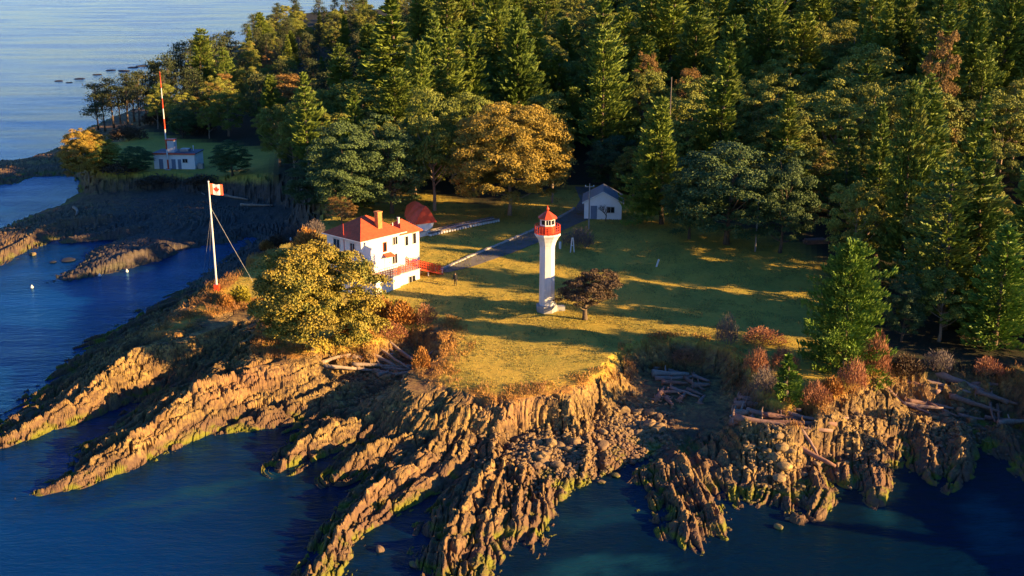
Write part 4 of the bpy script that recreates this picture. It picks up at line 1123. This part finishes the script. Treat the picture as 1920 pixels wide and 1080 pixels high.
# ---- the person on the lawn
def person(px, py, rz, label):
    v = place(px, py); me = bpy.data.meshes.new('person'); o = bpy.data.objects.new('person', me); C.objects.link(o)
    P = [((0,0,.95),.15),((0,0,1.15),.145),((0,.0,1.38),.165),((0,0,1.5),.06),((0,.01,1.57),.075),((0,.02,1.66),.098),((0,.01,1.73),.07),
         ((.09,0,.88),.095),((.10,.02,.5),.062),((.10,-.01,.1),.042),((.11,.15,.04),.035),
         ((-.09,0,.88),.095),((-.11,.06,.5),.062),((-.12,-.04,.1),.042),((-.13,.12,.04),.035),
         ((.19,0,1.42),.062),((.25,-.02,1.14),.045),((.25,.08,.90),.032),((.25,.11,.82),.03),
         ((-.19,0,1.42),.062),((-.25,-.02,1.14),.045),((-.25,.08,.90),.032),((-.25,.11,.82),.03)]
    Ed = [(0,1),(1,2),(2,3),(3,4),(4,5),(5,6),(0,7),(7,8),(8,9),(9,10),(0,11),(11,12),(12,13),(13,14),(2,15),(15,16),(16,17),(17,18),(2,19),(19,20),(20,21),(21,22)]
    for sg, base in ((1,18),(-1,22)):
        for k in range(4):
            n = len(P); x = sg*(.25 - .012); y = .095 + .016*k
            P += [((x, y, .775),.009),((x-.008*sg, y+.004, .735-.008*(k in (1,2))),.008)]; Ed += [(base,n),(n,n+1)]
        n = len(P); P += [((sg*.225,.135,.80),.010),((sg*.215,.15,.76),.009)]; Ed += [(base,n),(n,n+1)]
    n = len(P); P += [((0,.115,1.655),.018)]; Ed += [(5,n)]          # nose
    me.from_pydata([p for p, r in P], Ed, []); me.update()
    md = o.modifiers.new('skin', 'SKIN'); sb = o.modifiers.new('sub', 'SUBSURF'); sb.levels = 1; sb.render_levels = 1
    for i, (p, r) in enumerate(P): me.skin_vertices[0].data[i].radius = (r, r)
    me.skin_vertices[0].data[0].use_root = True
    dg = bpy.context.evaluated_depsgraph_get(); ev = o.evaluated_get(dg); nm = bpy.data.meshes.new_from_object(ev)
    o.modifiers.clear(); o.data = nm
    nm.materials.clear(); nm.materials.append(M['clothes']); nm.materials.append(M['skin'])
    for f in nm.polygons:
        c = f.center; f.material_index = 1 if (c.z > 1.5 or (abs(c.x) > .2 and c.z < .88)) else 0; f.use_smooth = True
    o.location = v + Vector((0,0,.0)); o.rotation_euler.z = rz
    tag(o, label, 'person')
    hb = MB(); hb.lathe([(.105,1.66),(.112,1.72),(.09,1.78),(.03,1.80)], 12, (0,.0)); hb.build('hair', M['hair'], o, True)
    eb = MB()
    for x in (-.035,.035): eb.lathe([(.002,1.66),(.011,1.668),(.002,1.676)], 6, (x,.112))
    eb.build('eyes', M['hair'], o)
    jk = MB(); jk.lathe([(.195,.86),(.20,1.0),(.19,1.2),(.2,1.38),(.1,1.49)], 14); 
    j = jk.build('jacket', M['clothes'], o, True); j.scale = (1, .78, 1)
person(854, 536, R(170), 'person in dark clothes standing on the lawn beside the path')
# ------------------------------------------------------------------ shrubs, dry grass, driftwood, boulders
SHR = {m: [twig_mesh('shrub_foliage', 200+i*7+k, 2.6, 3.4, M[m], 1500, .42, wd, up) for k in range(2)] for i, (m, wd, up) in enumerate((('rust',.05,1.2),('orange',.13,.8),('greytwig',.045,1.3),('yellow',.16,.8),('brownleaf',.10,.9)))}
def shrub(px, py, hpx, wpx, mat, label, k=0, group=None):
    v = place(px, py); s = pscale(v); H = hpx/s/.95; W = wpx/s
    o = link('shrub', SHR[mat][k % 2], None, (v.x, v.y, v.z-.15), px*.1 % 6); o.scale = (W/3.4, W/3.4, H/2.6)
    tag(o, label, 'shrub', group)
for a in [
 (712,600,50,60,'orange','orange shrub touching the big round olive-gold tree'),(752,606,46,62,'orange','middle orange shrub on the lawn edge above the log pile'),(796,606,40,50,'rust','reddish shrub at the corner of the lawn above the log pile'),
 (668,640,60,70,'orange','low orange bush under the big round olive-gold tree'),(735,632,32,60,'rust','dark red brush on the bank behind the log pile'),
 (745,575,16,40,'yellow','low yellow-green bush at the foot of the white terrace'),(452,566,34,46,'yellow','yellow bush on the grass just inland of the flagpole'),(424,574,26,34,'orange','small golden bush at the foot of the flagpole'),
 (1362,645,62,44,'greytwig','bare purple-grey shrub at the landward end of the dark cove'),(1420,700,56,52,'rust','pinkish rust shrub nearest the dark cove'),(1468,690,44,56,'rust','rust shrub behind the little bright green fir'),
 (1432,740,54,60,'greytwig','grey thicket on the bank between cove and driftwood'),(1528,755,46,60,'rust','rust shrub beside the little bright green fir on the bank'),(1600,728,62,60,'rust','copper shrub at the foot of the broad bushy fir'),
 (1642,700,82,60,'rust','tall copper shrub leaning against the broad bushy fir'),(1560,735,34,50,'orange','yellowish brush between the copper and rust shrubs'),
 (1430,640,28,90,'rust','dark red hedge along the edge of the shaded lawn'),
 (1085,462,40,66,'greytwig','bare grey shrub behind the lantern of the lighthouse'),
 (520,462,24,50,'brownleaf','brown brush beyond the upside-down red boat'),(555,450,34,60,'greytwig','purple-grey brush between the red beacon and the inlet'),(590,440,30,50,'greytwig','grey brush behind the seaward eave of the house'),
 (500,468,20,30,'orange','small sunlit tuft beside the upside-down red boat'),
 (1762,690,40,60,'greytwig','grey-white shrub behind the far log heap'),(1850,700,34,60,'rust','rust brush at the head of the far log heap'),(1700,700,40,60,'brownleaf','dark brush beside the tall copper shrub'),
 (230,330,20,90,'brownleaf','dark brush along the cliff top before the hut'),(300,330,14,100,'brownleaf','low dark brush below the hut'),(380,336,16,80,'brownleaf','low brush between the hut and the blue-green round bush'),
 (300,232,30,70,'brownleaf','dark scrub behind the striped mast'),(370,250,34,80,'brownleaf','dark scrub inland of the striped mast'),(240,262,30,70,'brownleaf','dark scrub below the pines'),
 (1290,655,26,80,'rust','brown brush hanging over the dark cove'),(1240,662,24,44,'orange','orange tuft on the lawn corner above the dark cove'),
 (790,690,44,36,'orange','dry golden brush on the seaward edge of the lawn above the logs'),
]: shrub(a[0], a[1], a[2], a[3], a[4], a[5], a[0])

# bare tree before the shed
def bare_tree(px, py, hpx, label, seed):
    v = place(px, py); s = pscale(v); H = hpx/s/.96; rs = random.Random(seed); mb = MB(); tw = MB()
    def grow(p, d, L, r, lv):
        q = p + d*L; (mb if lv < 3 else tw).tube([p, p.lerp(q,.5)+Vector((rs.uniform(-.1,.1),rs.uniform(-.1,.1),0))*L, q], [r, r*.8, r*.6], 5 if lv < 2 else 3, False)
        if lv >= 5: return
        for _ in range(3 if lv < 4 else 2):
            n = (d + Vector((rs.uniform(-.75,.75), rs.uniform(-.75,.75), rs.uniform(-.2,.5)))).normalized(); grow(q, n, L*rs.uniform(.62,.85), r*.62, lv+1)
    grow(Vector((0,0,-.2)), Vector((.05,0,1)), H*.24, .12, 0)
    e = empty('bare_tree', v, 0, label, 'tree'); mb.build('trunk', M['bark'], e); tw.build('twigs', M['bark'], e)
bare_tree(1136, 415, 46, 'leafless dark tree right in front of the white shed wall', 8)

# dry grass along the cliff edges: nobody could count the blades
def dry_grass():
    rs = np.random.RandomState(90); n = 400000
    x = rs.uniform(-60, 60, n); y = rs.uniform(92, 150, n)
    e = grid_at(GSP, x, y); k = grid_at(GK, x, y); g = grid_at(GFf, x, y)
    m = (k > .35) & (e < 2.2 + 1.6*vn(x/3, y/3, 9)) & (e > -1.6) & (g < .6) & (rs.rand(n) < .05 + .75*S((vn(x/1.8, y/1.8, 19)-.35)/.4))
    x, y = x[m], y[m]; n = len(x); z = grid_at(GZ, x, y)
    h = .2 + .38*rs.rand(n)*(.5+vn(x/2, y/2, 5))
    A = np.stack([rs.randn(n)*.35, rs.randn(n)*.35-.25, np.ones(n)], 1)
    V, F, T = leaves(rs, np.stack([x, y, z + h*.4], 1), A, rs.randn(n, 3), h, np.full(n, .07), np.clip(.5*vn(x/2.5, y/2.5, 8)+.5*rs.rand(n), 0, 1))
    tag(link('dry_grass', np_mesh('dry_grass', V, F, M['dry'], False, tint=T)), 'tufts of dry orange-brown grass along the cliff edges', 'grass', kind='stuff')
    print('GRASS', n)
dry_grass()
def brush():
    rs = np.random.RandomState(95); n = 260000
    x = rs.uniform(-50, 62, n); y = rs.uniform(94, 140, n)
    e = grid_at(GSP, x, y); k = grid_at(GK, x, y)
    m = (k > .2) & (e < 2.6) & (e > -2.6) & (vn(x/2.6, y/2.6, 59) > .56) & ~((x > -9) & (x < 12) & (vn(x/1.5, y/1.5, 60) < .62))
    x, y = x[m], y[m]; n = len(x); z = grid_at(GZ, x, y); h = .4 + .7*rs.rand(n)*vn(x/1.6, y/1.6, 61)
    A = np.stack([rs.randn(n)*.4, rs.randn(n)*.4, np.ones(n)], 1)
    V, F, T = leaves(rs, np.stack([x, y, z + h*(.2+.8*rs.rand(n))], 1), A, rs.randn(n, 3), .3+.3*rs.rand(n), np.full(n, .05), np.clip(.6*vn(x/2, y/2, 8)+.4*rs.rand(n), 0, 1))
    tag(link('bank_brush', np_mesh('bank_brush', V, F, M['brush'], False, tint=T)), 'low tangled rust-brown brush along the bank', 'brush', kind='stuff')
    print('BRUSH', n)
M['brush'] = leaf_mat('brush_twigs', (.12,.065,.035), (.36,.17,.06), (.40,.24,.06), .6, 0)
brush()
def lawn_tufts():
    rs = np.random.RandomState(91); n = 130000
    x = rs.uniform(-40, 60, n); y = rs.uniform(98, 190, n)
    e = grid_at(GSP, x, y); g = grid_at(GFf, x, y)
    m = (e > 1.2) & (g < .5) & (rs.rand(n) < .15 + .85*(vn(x/2.2, y/2.2, 29) > .52))
    px = np.array(PL); 
    x, y = x[m], y[m]; n = len(x); z = grid_at(GZ, x, y); h = .10 + .14*rs.rand(n)
    A = np.stack([rs.randn(n)*.5, rs.randn(n)*.5, np.ones(n)], 1)
    V, F, T = leaves(rs, np.stack([x, y, z + h*.4], 1), A, rs.randn(n, 3), h*1.3, np.full(n, .09), np.clip(.5*vn(x/4, y/4, 8)+.5*rs.rand(n), 0, 1))
    tag(link('lawn_grass', np_mesh('lawn_grass', V, F, M['turfblade'], False, tint=T)), 'short rough grass tufts of the mown lawn', 'grass', kind='stuff')
M['turfblade'] = leaf_mat('lawn_blades', (.15,.16,.04), (.27,.23,.065), (.30,.2,.07), .3, 0)
lawn_tufts()

# driftwood
def log(a, b, r, label, group=None, lift=0., mat='log', k=0):
    r *= 1.2
    zf = 1.9 + lift
    if a[1] < 600: zf = .9 + lift
    qa, qb = at(*a, zf), at(*b, zf)
    pa, pb = Vector((*qa, 0)), Vector((*qb, 0)); h = [gz(*pa.lerp(pb, i/8)[:2]) for i in range(9)]
    # rest on the ground below: the lower of a straight lie over the middle humps, never up the bank
    z0, z1 = min(h[0], h[1], zf+.5), min(h[8], h[7], zf+.5)
    up = max(0, min(1.0, max(min(h[i], zf+.5) - (z0 + (z1-z0)*i/8) for i in range(9))))
    pa.z = z0 + up*.6 + r*.6 + lift*.5; pb.z = z1 + up*.6 + r*.5 + lift*.5
    mid = (pa+pb)/2; rs = random.Random(k); n = 9; d = pb-pa; sd_ = Vector((-d.y, d.x, 0)).normalized()
    bend = rs.uniform(-.06,.06)*d.length
    pts = [pa-mid+d*(i/(n-1)) + sd_*bend*math.sin(math.pi*i/(n-1)) + Vector((0,0,rs.uniform(-.04,.04))) for i in range(n)]
    o = MB().tube(pts, [r*(1.25-.7*i/(n-1))*rs.uniform(.88,1.12) for i in range(n)], 9).build('driftwood_log', M[mat], None, True, loc=mid)
    tag(o, label, 'log', group)
    if rs.random() < .4:
        q = pts[0]; mb = MB(); dn = d.normalized()
        for w_ in range(6):
            a_ = w_*1.05 + rs.random(); v_ = sd_*math.cos(a_) + Vector((0,0,1))*math.sin(a_); mb.tube([q, q + v_*r*1.5 - dn*r*.5, q + v_*r*rs.uniform(2.,3.) - dn*r*.2], [r*.5, r*.3, r*.1], 5)
        mb.build('root_stub', M[mat], o)
    if rs.random() < .6: # a broken branch stub
        q = pts[3]; mb = MB(); mb.tube([q, q + sd_*r*2.2 + Vector((0,0,r*1.8))], [r*.35, r*.18], 6); mb.build('branch_stub', M[mat], o)
gA, gB, gC, gD = 'driftwood logs heaped at the cove below the house', 'driftwood logs in the dark cove', 'logs jammed on the ledge before the rust shrubs', 'logs thrown up on the beach by the dark trees'
LA, LB, LC, LD = 'grey driftwood log lying in the heap at the cove below the house', 'dark driftwood log lying in the shaded cove', 'reddish log jammed with others on the rock ledge before the rust shrubs', 'brown log thrown up among others on the beach by the dark trees'
log((570,698),(668,691), .22, 'long sunlit orange log sticking out of the heap below the house', None, .35, 'log', 1)
log((602,692),(658,678), .17, 'short sunlit log crossing the long orange one', None, .5, 'log', 2)
for i, (a, b, r) in enumerate([((640,676),(738,673),.17),((668,692),(705,690),.16),((702,650),(737,668),.15),((728,656),(788,676),.16),((690,654),(722,667),.13),((690,676),(742,687),.2),((745,684),(782,680),.16),((650,670),(700,666),.13),((716,688),(770,690),.18),((708,700),(728,694),.2),((736,722),(752,706),.15),((748,724),(760,714),.14),((660,684),(720,682),.15),((752,668),(790,690),.14),((660,688),(752,684),.16),((700,660),(770,688),.13),((720,650),(760,672),.12),((676,664),(716,690),.13),((630,684),(690,672),.14),((770,690),(812,672),.13),((700,694),(770,700),.17),((740,700),(790,694),.15)]): log(a, b, r, LA, gA, .1+.12*(i % 4), 'log', 10+i)
log((1222,699),(1292,700), .3, 'thick pale log across the shaded cove', None, .1, 'log', 30)
for i, (a, b, r) in enumerate([((1228,708),(1300,704),.2),((1254,691),(1288,696),.2),((1258,723),(1312,738),.16),((1288,728),(1318,736),.2),((1232,740),(1246,722),.22),((1274,742),(1286,730),.18),((1312,748),(1322,736),.16),((1240,714),(1290,716),.2),((1300,700),(1330,712),.18),((1300,722),(1330,720),.25),((1226,690),(1262,686),.18),((1236,728),(1280,730),.18),((1286,708),(1322,728),.16),((1250,738),(1262,748),.2)]): log(a, b, r, LB, gB, .05+.1*(i % 3), 'redlog', 31+i)
log((1370,796),(1568,812), .30, 'longest dark log lying across the rock ledge', None, .45, 'redlog', 50)
log((1440,814),(1568,858), .24, 'slanting reddish log running down the ledge to the boulders', None, .25, 'redlog', 51)
log((1378,773),(1404,778), .38, 'short stout pale log end on the ledge', None, .3, 'log', 52)
for i, (a, b, r) in enumerate([((1385,753),(1482,777),.22),((1378,760),(1500,790),.24),((1376,802),(1560,818),.24),((1400,768),(1500,784),.2),((1368,786),(1420,792),.24),((1410,780),(1425,800),.14),((1480,772),(1530,790),.18),((1500,792),(1590,800),.16),((1430,790),(1520,796),.22),((1396,758),(1440,764),.18),((1470,806),(1480,822),.14),((1560,770),(1640,764),.2),((1388,762),(1470,784),.2),((1400,776),(1520,800),.2),((1460,784),(1550,806),.18),((1520,800),(1580,816),.16),((1440,760),(1500,772),.17),((1500,822),(1540,844),.14)]): log(a, b, r, LC, gC, .1+.16*(i % 3), 'redlog', 53+i)
log((1750,720),(1892,746), .30, 'longest log on the beach by the dark trees', None, .3, 'redlog', 70)
log((1874,771),(1935,769), .26, 'sunlit yellow log at the rim of the far rocks', None, .3, 'log', 71)
for i, (a, b, r) in enumerate([((1675,727),(1772,738),.22),((1690,720),(1760,728),.2),((1754,738),(1778,730),.18),((1772,728),(1860,736),.18),((1665,748),(1700,757),.16),((1700,742),(1790,748),.2),((1820,730),(1900,734),.16),((1850,752),(1900,758),.18),((1800,752),(1850,756),.15),((1700,752),(1745,762),.15),((1858,744),(1870,762),.13),((1872,742),(1880,764),.13),((1720,730),(1820,742),.2),((1690,748),(1770,754),.2),((1780,740),(1880,750),.22),((1740,748),(1800,762),.15),((1830,740),(1910,748),.2)]): log(a, b, r, LD, gD, .08+.14*(i % 3), 'redlog', 72+i)
log((414,371),(466,381), .22, 'grey log stranded in the inlet behind the flag', None, .2, 'log', 90)
log((452,391),(512,392), .22, 'purplish log lying along the inlet below the bushes', None, .2, 'log', 91)
log((372,364),(385,372), .2, 'pale short log on the dark shore under the mast field', None, .1, 'log', 92)
log((139,392),(143,410), .22, 'bluish log slanting on the far rocky point', None, .2, 'log', 93)

# boulders: a few hundred individuals, the cobbles between them as one mass
def rock_mesh(seed):
    rs = np.random.RandomState(seed); import bmesh
    bm = bmesh.new(); bmesh.ops.create_icosphere(bm, subdivisions=3, radius=1)
    co_ = np.array([v.co[:] for v in bm.verts]); ax = np.array([1, .6+.4*rs.rand(), .45+.3*rs.rand()])
    for _ in range(9):
        d = rs.randn(3); d /= np.linalg.norm(d); h = .62 + .3*rs.rand(); s = co_ @ d; co_ -= np.outer(np.maximum(0, s-h)*.85, d)
    co_ = co_*ax; nz_ = fbm(co_[:, 0]*2.5+seed, co_[:, 1]*2.5+co_[:, 2]*2, seed, 3); co_ *= (1+.22*nz_)[:, None]
    for v, c in zip(bm.verts, co_): v.co = c
    me = bpy.data.meshes.new('boulder'); bm.to_mesh(me); bm.free(); me.materials.append(M['boulder'])
    return me
ROCKS = [rock_mesh(300+i) for i in range(8)]
def boulder(x, y, r, rs, label, group, name='boulder'):
    o = link(name, rs.choice(ROCKS), None, (x, y, gz(x, y)+r*.18), rs.random()*6.28)
    o.scale = (r, r*rs.uniform(.8,1.1), r*rs.uniform(.8,1.2)); o.rotation_euler.x = rs.uniform(-.3,.3); o.rotation_euler.y = rs.uniform(-.3,.3)
    tag(o, label, 'boulder', group)
rs = random.Random(21)
for (cx, cy, sx_, sy_, n, lab, grp) in [
   (1020,845,60,45,55,'sandstone boulder on the rubble beach between the lawn cliff and the finger rocks','boulders of the rubble beach'),
   (1195,800,60,48,85,'rounded boulder on the sunlit cobble beach beside the dark cove','boulders of the sunlit cobble beach'),
   (690,700,70,40,25,'grey boulder in the shade near the heap of driftwood','boulders near the driftwood heap'),
   (1455,850,70,60,40,'blocky sandstone boulder below the log jam','boulders below the log jam'),
   (1790,790,60,40,25,'brown boulder on the dark rocks below the far logs','boulders below the far logs')]:
    for i in range(n):
        q = place(cx + rs.gauss(0,.5)*sx_, cy + rs.gauss(0,.5)*sy_, 1.2)
        if float(grid_at(GK, q.x, q.y)) > .25: continue
        boulder(q.x, q.y, .18 + .6*rs.random()**2.6, rs, lab, grp)
for px, py, r, lab in [(62,478,.9,'dark round rock in the water off the lit rocky point'),(775,1060,.5,'small sunlit rock awash near the corner of the water'),(712,1032,.6,'rounded rock awash beside the long sunlit rib'),(1460,990,.5,'lone small rock in dark water off the log jam'),
    (1128,905,.45,'little yellow rock awash off the finger rocks'),(1155,893,.5,'flat yellow rock awash off the cobble beach'),(208,803,.35,'pale stone on the pool edge between the two long ribs')]:
    p = at(px, py, 0); o = link('sea_rock', ROCKS[int(px) % 8], None, (p[0], p[1], .08), px); o.scale = (r, r*.8, r*.7); tag(o, lab, 'rock')
for i, (px, py, wpx) in enumerate([(110,152,18),(150,148,20),(183,140,18),(208,132,18),(232,133,24),(250,127,22),(268,124,26),(130,155,12),(128,488,30),(100,492,14)]):
    p = at(px, py, 0); r = wpx/2/(FPX/p[1]); o = link('sea_rock', ROCKS[i % 8], None, (p[0], p[1], .1), 0); o.scale = (r, r*1.4, r*.22)
    if i == 0:
        RF_ = [m.copy() for m in ROCKS]
        for m in RF_: m.materials[0] = M['reef']
    o.data = RF_[i % 8]
    if i < 8: tag(o, 'low dark reef rock strung out in the open sea beyond the pines', 'rock', 'reef rocks beyond the pines')
    else: tag(o, ['long low rock in the blue water beside the islet', 'short low rock next to the long one by the islet'][i-8], 'rock')

def cobbles():
    rs = np.random.RandomState(33); base = [np.array([v.co[:] for v in m.vertices]) for m in ROCKS]
    import bmesh
    bm = bmesh.new(); bmesh.ops.create_icosphere(bm, subdivisions=1, radius=1); V0 = np.array([v.co[:] for v in bm.verts]); F0 = np.array([[v.index for v in f.verts] for f in bm.faces]); bm.free()
    Vs, Fs = [], []; b = 0
    for (cx, cy, sx_, sy_, n) in [(1020,845,75,55,900),(1195,803,66,52,1500),(930,800,60,60,200),(690,700,80,45,500),(1450,850,80,70,600),(1790,790,80,55,500),(1620,820,60,60,400),(300,405,140,30,500),(130,430,110,28,500),(1100,850,60,50,400),(640,735,90,40,300)]:
        for i in range(n):
            p = at(cx + rs.randn()*.5*sx_, cy + rs.randn()*.5*sy_, 1.2); z = gz(*p)
            if z < -.1 or float(grid_at(GK, p[0], p[1])) > .25: continue
            r = .08 + .2*rs.rand()**2; a = rs.rand()*6.28
            V = V0*np.array([r*(.8+.5*rs.rand()), r*(.7+.4*rs.rand()), r*(.5+.4*rs.rand())]) + rs.randn(*V0.shape)*r*.13
            ca, sa = math.cos(a), math.sin(a); V = np.stack([V[:, 0]*ca-V[:, 1]*sa, V[:, 0]*sa+V[:, 1]*ca, V[:, 2]], 1) + np.array([p[0], p[1], z+r*.3])
            Vs.append(V); Fs.append(F0+b); b += len(V0)
    tag(link('beach_cobbles', np_mesh('beach_cobbles', np.concatenate(Vs), np.concatenate(Fs), M['boulder'])), 'loose cobbles strewn over the rock shelves', 'cobbles', kind='stuff')
cobbles()
for px, py, lab in [(60,540,'pale float on the open blue water'),(187,518,'white gull resting off the islet'),(238,510,'white gull on the water nearest the islet tip')]:
    p = at(px, py, 0); mb = MB(); mb.lathe([(.02,-.1),(.2,-.02),(.26,.1),(.2,.24),(.08,.34),(.1,.42),(.02,.5)], 10)
    tag(mb.build('float' if 'float' in lab else 'gull', M['trim'], None, True, loc=(p[0], p[1], .0)), lab, 'float' if 'float' in lab else 'bird')
